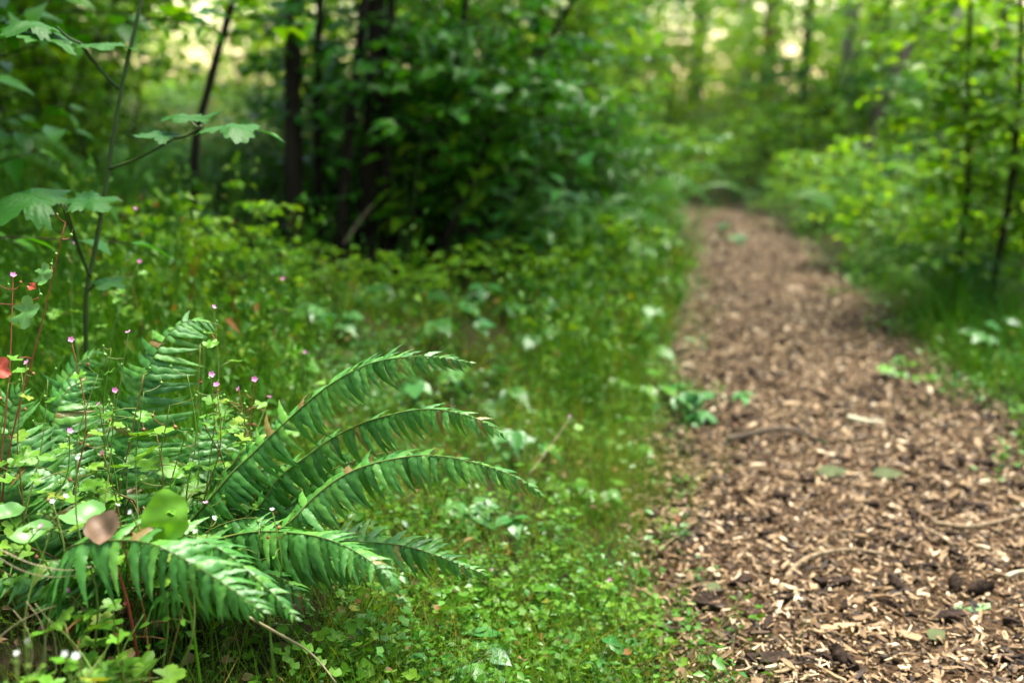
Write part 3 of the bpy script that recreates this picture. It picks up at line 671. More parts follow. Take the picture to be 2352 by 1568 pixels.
geranium(pt(250, 1620, 1.25), [P_(110, 1420, 1.2), P_(270, 1440, 1.2), P_(380, 1500, 1.25), P_(330, 1410, 1.3), P_(180, 1470, 1.2)], 'flowerless geranium with dark lobed leaves under the fern at the bottom left', seed=8, nleaf=5, leafL=(.036, .055), npod=0)
geranium(pt(560, 1250, 1.75), [F_(472, 1155, 1.5), F_(555, 1125, 1.7)], 'small geranium with tiny pink flowers behind the lower fern fronds', seed=9, nleaf=2, npod=1)
geranium(pt(173, 900, 2.1), [F_(173, 557, 2.1), F_(320, 600, 2.2), P_(240, 640, 2.1)], 'blurred geranium flowering beside the foot of the tall cane', seed=10, nleaf=4)
for q, (u, v, d, lab) in enumerate([(700, 808, 2.1, 'small pink flowered geranium just above the top arching frond'), (310, 480, 2.3, 'blurred pink flower on a thin stem right of the tall cane'), (650, 640, 2.4, 'blurred pink flower on a thin stem against the dark hollow'),
        (1130, 1310, 1.9, 'small pink flower in the grass past the lowest frond tip'), (1310, 955, 2.4, 'pale pink flower on a long thin leaning stem right of the bright frond'), (1010, 1520, 1.75, 'tiny pink flower low in the grass at the bottom middle'), (1400, 1330, 2.0, 'tiny pink flower near the left rim of the path')]):
    b = pt(u - 20, v, d); b[2] = 0; geranium(b, [F_(u, v, d)], lab, seed=20 + q, nleaf=3, npod=1)
# cream / salmon bleached leaves on the reddening plant, and a red leaf
for q, (u, v, L, mat, lab) in enumerate([(40, 720, .05, 'lettuce', 'cream bleached leaf on the reddening geranium at the left edge'), (85, 632, .035, 'lettuce', 'small cream leaf high on the red geranium stem'), (68, 655, .013, 'redleaf', 'small salmon leaf on the red geranium stem at left'), (-20, 840, .04, 'redleaf', 'bright red leaf cut off by the left frame edge')]):
    p = pt(u, v, 1.46); Vg, Fg = GER[q % 4]; mt = basis([.7, -.2, -.3 if mat == 'redleaf' else .1], [.1, -.9, .5])[0]
    tag(link('leaf', make_mesh('leaf', (mt @ (Vg * L).T).T, Fg, np.full(len(Vg), .5), M[mat]), loc=p), lab, 'leaf')

# ------------------------------------------------------------------ round leaved plants (miner's lettuce) by the lower fronds
def round_leaf(R, a, hole=None, k=28, cup=.3):
    """disc leaf; optional eaten hole at (hx, hy, hr)"""
    ph = np.linspace(0, 2 * PI, k, endpoint=False)
    rr = R * (1 - .12 * np.abs(np.sin(ph * .5)) ** 6 + .05 * np.sin(3 * ph + a) + .035 * np.sin(5 * ph + 2 * a) + .015 * np.sin(11 * ph)) ; rr[np.abs(ph - PI * .62) < .12] *= 1.1
    outer = np.stack([np.sin(ph) * rr * .9 + .08 * R * np.cos(ph), np.cos(ph) * rr * 1.06], 1)
    if hole is None: c = np.zeros((k, 2)); inner = outer * .02
    else: inner = np.stack([hole[0] + np.sin(ph) * hole[2] * (1 + .15 * np.sin(3 * ph)), hole[1] + np.cos(ph) * hole[2] * .9], 1)
    V = []; F = []; rings = 6
    for q in range(rings + 1):
        f = q / rings; V.append(inner * (1 - f) + outer * f)
    V = np.concatenate(V)
    for q in range(rings):
        for j in range(k):
            j2 = (j + 1) % k; A = q * k; B = A + k
            F += [(A + j, A + j2, B + j2), (A + j, B + j2, B + j)]
    z = cup * (V ** 2).sum(1) / R + .09 * R * np.sin(V[:, 0] / R * 4 + a) + .05 * R * np.sin(V[:, 1] / R * 6 + 2 * a)
    return np.column_stack([V, z]), np.array(F)
def lettuce(p, R, ydir, z, mat, label, hole=None, base=None, stem='lime', seed=0, cup=.3):
    p = np.array(p); b = np.array(base) if base is not None else p + [.02, .03, -.2]
    b[2] = max(float(tz(b[0], b[1])), -1); t = thing('round_leaved_plant', b, label, 'plant')
    V, F = round_leaf(R, seed, hole, cup=cup); mt = basis(ydir, z)[0]
    link('leaf', make_mesh('leaf', V, F, np.full(len(V), .4), M[mat]), t, mat4=m4(p, mt, 1.0))
    mb = MB(); Vt, Ft = tube(smoothed([b, (b + p) / 2 + [.01, -.01, .03], p + mt[:, 2] * -.002], 14), np.linspace(.0022, .0014, 14), 6); mb.add(Vt, Ft, .5); mbobj('stem', mb, M[stem], t)
    return t
lettuce(pt(378, 1190, 1.27), .033, (-.15, .25, 1), (.12, -1, .22), 'lime', 'upright lime green round leaf with a hole near its right side', hole=(.011, .006, .0066), seed=1, cup=-.12)
lettuce(pt(236, 1212, 1.27), .023, (.7, .3, .45), (.2, -.6, .8), 'pinkleaf', 'pinkish brown rounded leaf beside the lime green leaf with the hole', seed=2, stem='redstem')
lettuce(pt(190, 1190, 1.38), .031, (.4, .9, .1), (-.05, -.2, 1), 'lettuce', 'pale round saucer leaf pierced by its stem, left of the pinkish leaf', seed=3)
lettuce(pt(75, 1232, 1.34), .028, (.3, .9, .1), (-.12, -.2, 1), 'lettuce', 'pale round saucer leaf pierced by its stem, second from the left edge', seed=4)
lettuce(pt(20, 1180, 1.4), .02, (.5, .8, .1), (.1, -.3, .95), 'lettuce', 'small pale round leaf at the left frame edge above the saucer leaves', seed=5)
# flowering stalks with tiny white flowers
TINY = [make_mesh('leaf', *leaf_oval(w=.3, n=4), None, M['geranium'])]
for q, (b, tips, lab) in enumerate([
    ((185, 1560, 1.3), [(177, 1050, 1.3)], 'straight thin green stalk with tiny white buds rising through the round leaf'),
    ((70, 1560, 1.3), [(120, 1150, 1.32), (150, 1140, 1.32)], 'leaning green stalk with tiny white flowers left of the straight stalk'),
    ((160, 1640, 1.02), [(150, 1500, 1.0), (175, 1505, 1.0)], 'blurred white flower head in the bottom left corner'),
    ((70, 1620, 1.02), [(65, 1470, 1.0), (40, 1500, 1.02)], 'blurred pale flower stalk nearest the bottom left corner'),
    ((620, 1400, 1.4), [(625, 1170, 1.38), (600, 1200, 1.38)], 'thin stalk with tiny white flowers standing before the lower fronds'),
    ((330, 1400, 1.3), [(300, 1175, 1.28), (270, 1160, 1.28), (490, 1190, 1.32), (450, 1220, 1.3)], 'branching yellowish stalk with tiny buds trailing over the lower frond')]):
    geranium(pt(*b), [(pt(*tp), 'f') for tp in tips], lab, seed=60 + q, nleaf=3, npod=3, fl=FLW, flr=.004, name='white_flowered_plant', group='stalks with tiny white flowers', leafL=(.01, .018), leafmesh=TINY, rs=.0013)
# dead twig, dry grass
stick('dead_twig', [pt(570, 1415, 1.35), pt(640, 1455, 1.37), pt(700, 1488, 1.4), pt(735, 1520, 1.4), pt(772, 1568, 1.38)], .0022, 'dry', 'thin bent straw coloured twig hanging below the lower fern fronds', 'twig')
stick('dead_twig', [pt(690, 1520, 1.5), pt(760, 1535, 1.52), pt(850, 1566, 1.5)], .0025, 'bark', 'dark thin twig at the bottom edge right of the straw coloured twig', 'twig')
stick('dead_twig', [pt(1215, 1090, 2.3), pt(1260, 1030, 2.35), pt(1310, 960, 2.4)], .002, 'twig', 'thin leaning dead stem in the verge right of the bright frond', 'twig')
stick('dead_twig', [pt(790, 560, 4.4), pt(820, 515, 4.4), pt(855, 470, 4.4)], .006, 'twig', 'short grey dead stick leaning in front of the dark shrub', 'stick')
for q, pp in enumerate([[(-20, 1250), (60, 1290), (150, 1310), (210, 1300)], [(-20, 1270), (50, 1310), (120, 1325), (190, 1318)], [(-10, 1470), (40, 1430), (100, 1400), (130, 1390)], [(60, 1568), (75, 1500), (60, 1440), (30, 1400)], [(95, 1568), (105, 1500), (95, 1430), (60, 1380)], [(120, 1568), (130, 1520), (120, 1440), (80, 1385)]]):
    stick('dry_grass_stem', [pt(u, v, 1.25) for u, v in pp], .001, 'dry', ['dry grass stem lying across the left edge, upper of two', 'dry grass stem lying across the left edge, lower of two', 'short dry stem rising from the left edge below the fronds', 'leftmost curved dry stem in the bottom left corner', 'middle curved dry stem in the bottom left corner', 'rightmost curved dry stem in the bottom left corner'][q], 'grass stem', 5)

# ------------------------------------------------------------------ brambles and other leafy plants one can pick out
BLF = [leaf_oval(w=.36, n=6, fold=.2, curl=.3, wob=.08), leaf_oval(w=.33, n=6, fold=.3, curl=.5, wob=.08), leaf_oval(w=.4, n=6, fold=.15, curl=.15, wob=.08)]
BM = {k: [make_mesh('leaf', v, f, None, M[k]) for v, f in BLF] for k in ('bramble', 'brambleb', 'shrubd', 'shrubb', 'thimble')}
def bramble(base, tips, label, mat='bramble', L=(.05, .085), per=5, seed=0, name='bramble_plant', cat='bramble', group='leafy brambles along the verge', tri_=True):
    r = np.random.default_rng(seed + 900); base = np.array(base, float); base[2] = float(tz(base[0], base[1]))
    t = thing(name, base, label, cat, group); mb = MB()
    for tip in tips:
        tip = np.array(tip); h = tip - base
        C = smoothed([base, base + h * .45 + [0, 0, .10 * np.linalg.norm(h)], base + h * .8 + [0, 0, .07 * np.linalg.norm(h)], tip], 20)
        V, F = tube(C, np.linspace(.004, .0018, 20), 5); mb.add(V, F, r.random())
        for q in range(per):
            s = .3 + .7 * (q + r.random() * .6) / per; p = C[min(19, int(s * 19))]; a = r.uniform(0, 2 * PI); ln = r.uniform(.03, .06)
            e = p + [math.cos(a) * ln, math.sin(a) * ln, r.uniform(0, .03)]; V, F = tube(np.array([p, (p + e) / 2, e]), .0013, 4); mb.add(V, F, r.random())
            for da in ((0, .95, -.95) if tri_ else (0,)):
                b = a + da; yd = np.array([math.cos(b), math.sin(b), r.normal(-.1, .15)]); zz = np.array([r.normal(0, .22), r.normal(-.12, .22), 1])
                link('leaf', BM[mat][int(r.integers(0, 3))], t, mat4=m4(e, basis(yd, zz)[0], r.uniform(*L) * (1 if da == 0 else .82)))
    mbobj('stem', mb, M['tstem'], t); return t
def G(u, v): return gp(u, v)
def ups(u, v, lst):
    b = gp(u, v); d = float(np.dot(b - CAM, [0, cT, -sT])); return b, [pt(a, c, d * (1 + (e if len(w) else 0))) for a, c, *w in lst for e in [w[0] if w else 0]]
BR = [
 ((1560, 985), [(1650, 905), (1745, 900), (1560, 880), (1610, 985), (1660, 950), (1500, 900), (1540, 940)], 'leafy dark bramble spilling over the left rim of the path', 'bramble', (.05, .075), 3),
 ((1110, 930), [(1060, 830), (1130, 850), (1180, 900), (1160, 930)], 'bramble with bluish leaves just right of the top fern frond', 'bramble', (.07, .10), 2),
 ((950, 960), [(900, 870), (960, 860), (1010, 890)], 'pale leafy bramble behind the top fern frond', 'bramble', (.07, .10), 2),
 ((1170, 740), [(1080, 650), (1180, 640), (1260, 650), (1290, 700)], 'bramble with whitish sheen in front of the dark hollow', 'bramble', (.09, .13), 2),
 ((900, 720), [(800, 650), (880, 640), (960, 660)], 'low bramble with dark leaves at the foot of the dark shrub', 'bramble', (.09, .13), 2),
 ((1420, 820), [(1400, 660), (1480, 680), (1530, 740), (1450, 720), (1500, 800), (1380, 750)], 'bright green bramble column beside the path at mid distance', 'brambleb', (.07, .11), 3),
 ((1480, 680), [(1420, 540), (1480, 560), (1540, 600), (1400, 600)], 'bright bramble behind the bramble column on the left verge', 'brambleb', (.09, .13), 3),
 ((1490, 1060), [(1430, 960), (1500, 1000)], 'small low bramble on the verge below the one spilling onto the path', 'brambleb', (.04, .06), 2),
 ((1040, 1200), [(1000, 1140), (1070, 1160), (1120, 1180), (1200, 1190)], 'low bramble with bluish leaves under the bright fern frond', 'bramble', (.05, .07), 2),
 ((1050, 1560), [(980, 1490), (1060, 1480), (1130, 1500), (1010, 1530)], 'low broad leaved plant with pale leaves at the bottom middle', 'bramble', (.05, .075), 2),
 ((1340, 1580), [(1300, 1510), (1380, 1500), (1350, 1540)], 'small plant with narrow pale leaves at the bottom near the path', 'bramble', (.045, .06), 2),
 ((2090, 880), [(2020, 830), (2080, 820), (2130, 870)], 'small green plant growing on the right rim of the path', 'brambleb', (.04, .06), 3),
 ((2290, 850), [(2200, 740), (2280, 720), (2340, 760), (2250, 780)], 'bluish leafy plant by the right frame edge beside the path', 'bramble', (.06, .09), 3),
 ((2250, 720), [(2180, 600), (2260, 590), (2330, 640)], 'leafy bramble under the thin saplings at the right', 'bramble', (.08, .12), 3),
 ((1680, 570), [(1640, 520), (1680, 510), (1700, 580)], 'pale leafy sprig overhanging the far end of the path', 'bramble', (.09, .12), 2),
 ((580, 760), [(560, 640), (620, 690), (680, 720), (600, 590)], 'pale green pointed leaved plant above the upright fern', 'brambleb', (.07, .10), 2),
 ((640, 900), [(600, 800), (660, 820), (700, 850)], 'leafy plant between the upright fern and the top arching frond', 'brambleb', (.06, .08), 2),
 ((1010, 800), [(960, 720), (1030, 700), (1080, 740)], 'bramble with dull bluish leaves in the verge below the dark hollow', 'bramble', (.07, .11), 2),
 ((1260, 830), [(1210, 750), (1280, 740), (1330, 780)], 'bramble with grey green leaves left of the bright bramble column', 'bramble', (.07, .10), 2),
 ((1350, 720), [(1310, 620), (1370, 610), (1420, 650)], 'leafy bramble climbing from the verge toward the dark shrubs', 'brambleb', (.08, .12), 3),
 ((1300, 940), [(1260, 870), (1320, 860), (1370, 900)], 'low leafy bramble in the middle of the verge', 'brambleb', (.05, .08), 2),
 ((1460, 940), [(1420, 870), (1480, 860), (1510, 900)], 'low bright bramble above the one spilling over the path rim', 'brambleb', (.05, .08), 3),
 ((1530, 640), [(1480, 560), (1540, 540), (1570, 600)], 'bright leafy bramble at the left rim of the far path', 'brambleb', (.08, .12), 3),
 ((1360, 600), [(1300, 480), (1360, 460), (1420, 500), (1400, 420)], 'tall shiny bramble left of the far path bend', 'bramble', (.09, .14), 3),
 ((760, 790), [(700, 700), (770, 690), (820, 730)], 'leafy bramble in the verge at the left foot of the hollow', 'bramble', (.07, .11), 2),
 ((1160, 1060), [(1120, 1000), (1190, 990), (1230, 1030)], 'small bramble just beyond the middle fern frond tips', 'bramble', (.05, .08), 2),
 ((1290, 1150), [(1250, 1090), (1310, 1080), (1350, 1120)], 'small bright plant on the verge right of the bright frond tip', 'brambleb', (.04, .06), 2),
 ((1400, 1180), [(1370, 1110), (1430, 1120)], 'small bright plant close to the left rim of the path', 'brambleb', (.035, .055), 2),
 ((1180, 1420), [(1130, 1350), (1200, 1340), (1250, 1380)], 'small leafy plant on the verge below the lowest frond tip', 'brambleb', (.035, .055), 3),
 ((470, 560), [(420, 450), (480, 440), (540, 480)], 'leafy plant left of the hollow behind the leaning sapling', 'bramble', (.09, .13), 3),
 ((330, 720), [(280, 590), (350, 600), (400, 640)], 'broad pale leaved plant right of the tall cane', 'brambleb', (.10, .14), 2),
]
for q, (b, tips, lab, mat, L, per) in enumerate(BR):
    bb, tt = ups(*b, tips); bramble(bb, tt, lab, mat, L, per, seed=q)

# ------------------------------------------------------------------ ground cover, grass
def polar(N, d0, d1, a0, a1, p=1.0, r=rng):
    d = d0 * (d1 / d0) ** (r.random(N) ** p); a = r.uniform(a0, a1, N)
    return np.sin(a) * d, np.cos(a) * d, d
HC = pt(800, 560, 4.9)
def hollow(x, y): return ((x - HC[0]) / 1.5) ** 2 + ((y - HC[1] - .1) / 1.0) ** 2 < 1      # herbs cleared so bare dark soil stands in for the thicket's deep shade
def in_front(x, y): return (x > -.30 * y) & (x < .03 * y) & (y > 2.75) & (y < 5.2)      # low growth that leaves the thicket's foot in view
def herb(seed, kind):
    r = np.random.default_rng(seed); mb = MB()
    proto = {'g': leaf_polar(rgeran(), 10, c=.3, rings=1, zf=lambda x, y: .5 * (x * x + y * y) - .1), 'o': leaf_oval(w=.34, n=2, curl=.3)}[kind]
    H = 1.0
    for i in range(18):
        z = H * r.uniform(.15, 1.0); a = i * 2.4 + r.normal(0, .3); rad = r.uniform(.1, .5) * (1.15 - .5 * z)
        p = np.array([math.cos(a) * rad, math.sin(a) * rad, z]); yd = [math.cos(a), math.sin(a), r.normal(.1, .3)]
        scatter(mb, proto, p[None], basis(yd, [r.normal(0, .4), r.normal(0, .4), 1]), np.array([r.uniform(.09, .25)]), np.array([r.uniform(-.12, .12)]))
        q = np.array([0, 0, z * .6]); V = np.array([q + [.012, 0, 0], q - [.012, 0, 0], p]); mb.add(V, [[0, 1, 2]], 0)
    V = np.array([[.02, 0, 0], [-.02, 0, 0], [0, 0, H]]); mb.add(V, [[0, 1, 2]], 0)
    return mb.arrays()
def herb_field(name, kinds, N, mat, xyz, size, label, hmul=1.0, cat='ground cover', clump=True):
    x, y, d = xyz; mb = MB()
    far = ~hollow(x, y) | (rng.random(len(x)) < .06); x, y, d = x[far], y[far], d[far]
    if hmul > 2: far = ~in_front(x, y) | (rng.random(len(x)) < .12); x, y, d = x[far], y[far], d[far]
    if clump:
        keep = (np.sin(x * 5.1 + 1.7 * y) + np.sin(4.3 * y - 2.2 * x + 1) + rng.normal(0, .8, len(x))) > -.75
        x, y, d = x[keep], y[keep], d[keep]
    far = (np.hypot(x + .62, y - 1.38) > .33) | (rng.random(len(x)) < .15); x, y, d = x[far], y[far], d[far]
    edge = rng.normal(-.03, .08, len(x)) + .05 * np.sin(7 * y) + .03 * np.sin(17 * y)
    k = ~onpath(x, y, edge); x, y, d = x[k], y[k], d[k]
    n = len(x); S = size(d) * np.clip(rng.lognormal(-.15, .3, n), .4, 1.5); a = rng.uniform(0, 2 * PI, n)
    tilt = rng.normal(0, .2, (n, 2)); Z = np.column_stack([tilt, np.ones(n)]); Yv = np.column_stack([np.cos(a), np.sin(a), 0 * a])
    Mx = basis(Z, Yv)[:, :, [2, 0, 1]]     # columns X, Y, Z with Z up
    P = np.column_stack([x, y, tz(x, y) - .01]); R = rng.random(n)
    for i, (V, F, Rl) in enumerate(kinds):
        s = np.arange(n) % len(kinds) == i; m = s.sum()
        W = V[None] * np.stack([S[s], S[s], S[s] * hmul * rng.uniform(.8, 1.2, m)], 1)[:, None]
        Xx = np.einsum('nij,nkj->nki', Mx[s], W) + P[s][:, None]
        mb.add(Xx.reshape(-1, 3), (F[None] + (np.arange(m) * len(V))[:, None, None]).reshape(-1, 3), np.clip((R[s][:, None] + Rl[None]), 0, .999).ravel())
    return tag(mbobj(name, mb, M[mat]), label, cat, kind='stuff')
HG = [herb(s, 'g') for s in range(3)]; HO = [herb(s + 5, 'o') for s in range(3)]
herb_field('ground_cover', HG, 0, 'cover', polar(4400, 1.1, 5.2, -.75, .75), lambda d: .055 + .013 * d, 'small lobed yellow green herbs carpeting the verges')
herb_field('cool_ground_cover', HO, 0, 'covercool', polar(4200, 1.2, 6.5, -.8, .8), lambda d: .055 + .012 * d, 'small oval cool green herbs mixed into the verges')
herb_field('tall_herbs', HO, 0, 'cover', (lambda t: tuple(c[(t[0] < -.3 * t[1] + .2) | ((t[0] < pc(t[1]) - pw(t[1]) - .12) & (t[1] > 2.9))] for c in t))(polar(4800, 2.2, 7, -.75, .35)), lambda d: .07 + .014 * d, 'taller leafy herbs covering the left bank', 2.9)
herb_field('far_herbs', HO, 0, 'cover', polar(4000, 5, 34, -.75, .75, .9), lambda d: .10 + .016 * d, 'blurred leafy undergrowth on the forest floor', 1.1, clump=False)
def blade(n=3, w=.02, bend=.5):
    V = []; F = []
    for i in range(n):
        t = i / n; h = w * (1 - t) ** .7; V += [(-h, bend * t * t, t * (1 - .25 * bend * t)), (h, bend * t * t, t * (1 - .25 * bend * t))]
    V.append((0, bend, 1 - .25 * bend)); e = len(V) - 1
    for i in range(n - 1):
        a = 2 * i; F += [(a, a + 1, a + 3), (a, a + 3, a + 2)]
    F.append((2 * n - 2, 2 * n - 1, e)); return np.array(V), np.array(F)
BL = [blade(bend=b) for b in (.25, .6, 1.0)]
def grass_field(name, xyz, h, mat, label, wmul=1.0, margin=.0, clump=False):
    x, y, d = xyz; cl = np.sin(3.3 * x + 2.1 * y) + np.sin(4.9 * y - 3.1 * x + 2) + np.sin(9 * x + 5 * y) * .6 + rng.normal(0, .7, len(x)) > (-.85 if clump else -9); x, y, d = x[cl], y[cl], d[cl]; far = ((np.hypot(x + .62, y - 1.38) > .3) | (rng.random(len(x)) < .3)) & ~hollow(x, y); x, y, d = x[far], y[far], d[far]; k = ~onpath(x, y, rng.normal(margin - .03, .08, len(x)) + .05 * np.sin(7 * y)); x, y, d = x[k], y[k], d[k]; n = len(x); mb = MB()
    H = h(d) * rng.uniform(.4, 1.25, n); a = rng.uniform(0, 2 * PI, n); ti = rng.normal(0, .22, (n, 2))
    Z = np.column_stack([ti, np.ones(n)]); Yv = np.column_stack([np.cos(a), np.sin(a), 0 * a]); Mx = basis(Z, Yv)[:, :, [2, 0, 1]]
    Mx = np.stack([np.cross(Mx[:, :, 1], Mx[:, :, 2]), Mx[:, :, 1], Mx[:, :, 2]], 2)
    P = np.column_stack([x, y, tz(x, y) - .01]); R = rng.random(n)
    S = np.column_stack([.12 * wmul * (H ** .5) * rng.uniform(.7, 1.3, n), H, H])
    for i in range(3):
        s = np.arange(n) % 3 == i; scatter(mb, BL[i], P[s], Mx[s], S[s], R[s])
    return tag(mbobj(name, mb, M[mat]), label, 'grass', kind='stuff')
grass_field('grass', polar(62000, 1.1, 5.2, -.7, .75), lambda d: .085 + .03 * d, 'grass', 'fine bright green grass between the herbs on both verges', .85, clump=True)
t = polar(27000, 1.6, 6, -.8, .12); s = (t[0] < -.33 * t[1]) | ((t[1] > 3) & (rng.random(len(t[0])) < .4)); s = s & (~in_front(t[0], t[1]) | (rng.random(len(s)) < .1)); grass_field('tall_grass', tuple(c[s] for c in t), lambda d: .2 + .05 * d, 'grassdeep', 'tall green grass on the bank at the left', 1.1)
t = polar(15000, 2.7, 9, .22, .72); s = (t[0] > pc(t[1]) + pw(t[1]) + .02) & (np.sin(t[0] * 2.1 + t[1]) > -.75); grass_field('soft_grass', tuple(c[s] for c in t), lambda d: .14 + .045 * d, 'grassdeep', 'soft tall green grass to the right of the path', 1.0, .03)
y = 1.2 + rng.random(12000) ** 1.4 * 5.5; x = pc(y) - pw(y) - np.abs(rng.normal(0, .26, 12000)) - .0
grass_field('rim_grass', (x, y, np.hypot(x, y)), lambda d: .09 + .022 * d, 'grass', 'fine bright grass strip along the left rim of the path', .95)
mb = MB(); x, y, d = polar(2600, 1.1, 6, -.7, .75); k = (~onpath(x, y, -.05) | (rng.random(len(x)) < .3)) & ~hollow(x, y); x, y = x[k], y[k]; n = len(x)
scatter(mb, leaf_oval(w=.4, n=3, curl=.5, fold=.5), np.column_stack([x, y, tz(x, y) + rng.uniform(.005, .05, n)]), rand_rot(n, .5), rng.uniform(.010, .028, n), rng.random(n) * .9)
tag(mbobj('leaf_litter', mb, M['litter']), 'brown dead leaf bits scattered through the verges', 'leaf litter', kind='stuff')
grass_field('verge_grass', polar(5000, 6, 16, -.3, .5), lambda d: .10 + .016 * d, 'grass', 'bright grass at the far bend of the path', 1.6)

# ------------------------------------------------------------------ shrubs, ferns and trees of the background
LS = leaf_oval(w=.36, n=3, fold=.25, curl=.3)
def shrub_data(seed, H=3., spread=1.1, nstem=6, ntwig=220, per=9, leaf=.085, lean=(0, 0), low=.15, rstem=.014):
    r = np.random.default_rng(seed + 3000); stems = []; mb = MB(); tw = MB()
    curves = []
    for i in range(nstem):
        a = i * 2 * PI / nstem + r.normal(0, .4); sp = spread * r.uniform(.25, .8); h = H * r.uniform(.75, 1.05)
        b = np.array([math.cos(a), math.sin(a), 0]) * r.uniform(.03, .16)
        tip = b + [math.cos(a) * sp + lean[0], math.sin(a) * sp + lean[1], h]
        C = smoothed([b, b + (tip - b) * [.25, .25, .4] + r.normal(0, .04, 3), b + (tip - b) * [.6, .6, .75] + r.normal(0, .05, 3), tip], 16)
        curves.append(C); stems.append(tube(C, np.linspace(rstem * r.uniform(.8, 1.3), rstem * .25, 16), 7))
    Y = []; P = []; Z = []
    for i in range(ntwig):
        C = curves[int(r.integers(0, nstem))]; s = low + (1 - low) * r.random() ** .8; p = C[int(s * 15)]
        a = r.uniform(0, 2 * PI); ln = spread * r.uniform(.25, .75) * (1.15 - .6 * s)
        e = p + np.array([math.cos(a), math.sin(a), r.uniform(-.15, .35)]) * ln; Tw = smoothed([p, (p + e) / 2 + [0, 0, .05 * ln], e], 7, 1)
        V, F = tube(Tw, np.linspace(.004, .0015, 7), 3); tw.add(V, F)
        for q in range(per):
            f = .25 + .75 * (q + r.random()) / per; pp = np.array([np.interp(f * 6, range(7), Tw[:, c]) for c in range(3)])
            b = a + (1 if q % 2 else -1) * r.uniform(.4, 1.3); P.append(pp); Y.append([math.cos(b), math.sin(b), r.normal(-.15, .25)]); Z.append([r.normal(0, .35), r.normal(0, .35), 1])
    n = len(P); scatter(mb, LS, np.array(P), basis(np.array(Y), np.array(Z)), leaf * r.uniform(.6, 1.2, n), r.random(n))
    return stems, tw.arrays(), mb.arrays()
def shrub_proto(name, seed, mat, bark='bark', **k):
    st, tw, lv = shrub_data(seed, **k)
    return [('stem', make_mesh('stem', v, f, None, M[bark])) for v, f in st] + [('twigs', make_mesh('twigs', tw[0], tw[1], None, M[bark])), ('foliage', make_mesh('foliage', lv[0], lv[1], lv[2], M[mat]))]
def place(proto, name, x, y, rz, s, label, cat, group, sink=.03):
    t = thing(name, (x, y, float(tz(x, y)) - sink), label, cat, group); t.rotation_euler = (0, 0, rz); t.scale = (s, s, s) if np.isscalar(s) else s
    for nm, me in proto:
        o = bpy.data.objects.new(nm, me); col.objects.link(o); o.parent = t
        if nm in ('twigs', 'foliage', 'leaves'): o['kind'] = 'stuff'
    return t
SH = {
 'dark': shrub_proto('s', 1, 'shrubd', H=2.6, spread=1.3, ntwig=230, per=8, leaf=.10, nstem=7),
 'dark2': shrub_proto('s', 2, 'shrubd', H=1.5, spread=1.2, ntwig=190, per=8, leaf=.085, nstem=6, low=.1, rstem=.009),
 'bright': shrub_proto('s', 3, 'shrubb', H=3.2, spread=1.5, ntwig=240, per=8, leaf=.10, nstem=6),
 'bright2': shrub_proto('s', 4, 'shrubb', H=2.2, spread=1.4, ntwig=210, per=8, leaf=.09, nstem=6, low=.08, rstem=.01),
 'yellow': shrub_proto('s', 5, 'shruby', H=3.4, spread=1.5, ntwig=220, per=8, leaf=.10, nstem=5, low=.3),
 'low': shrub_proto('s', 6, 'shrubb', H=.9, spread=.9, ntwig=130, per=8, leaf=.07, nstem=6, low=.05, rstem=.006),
}
# the dark thicket left of the middle: black upright stems, then the leafy mass around them
def stem_tree(name, pts, r0, r1, label, mat='bark', group=None, foliage=None, seed=0, cat='tree'):
    P = [np.array(p) for p in pts]; b = P[0].copy(); b[2] = float(tz(b[0], b[1])) - .05; P[0] = b
    t = thing(name, b, label, cat, group); C = smoothed(P, 26, 1); mb = MB(); V, F = tube(C, np.linspace(r0, r1, 26) * (1 + .06 * np.sin(np.arange(26) * 1.7 + seed)), 10); mb.add(V, F); mbobj('trunk', mb, M[mat], t)
    if foliage:
        r = np.random.default_rng(seed + 7000); mat2, n, spread, leaf, lo = foliage; mb = MB(); tw = MB(); Pp = []; Y = []; Z = []
        for i in range(n):
            s = lo + (1 - lo) * r.random(); p = C[int(s * 25)]; a = r.uniform(0, 2 * PI); e = p + np.array([math.cos(a), math.sin(a), r.uniform(-.1, .4)]) * spread * r.uniform(.3, 1)
            Tw = smoothed([p, (p + e) / 2 + [0, 0, .06 * spread], e], 6, 1); V, F = tube(Tw, np.linspace(r1 * .35, .002, 6), 3); tw.add(V, F)
            for q in range(9):
                f = .2 + .8 * r.random(); Pp.append([np.interp(f * 5, range(6), Tw[:, c]) for c in range(3)]); b2 = a + r.normal(0, 1); Y.append([math.cos(b2), math.sin(b2), r.normal(-.1, .25)]); Z.append([r.normal(0, .35), r.normal(0, .35), 1])
        nn = len(Pp); scatter(mb, LS, np.array(Pp), basis(np.array(Y), np.array(Z)), leaf * r.uniform(.6, 1.2, nn), r.random(nn))
        mbobj('branches', tw, M[mat], t)['kind'] = 'stuff'; mbobj('crown', mb, M[mat2], t)['kind'] = 'stuff'
    return t
D = 4.5
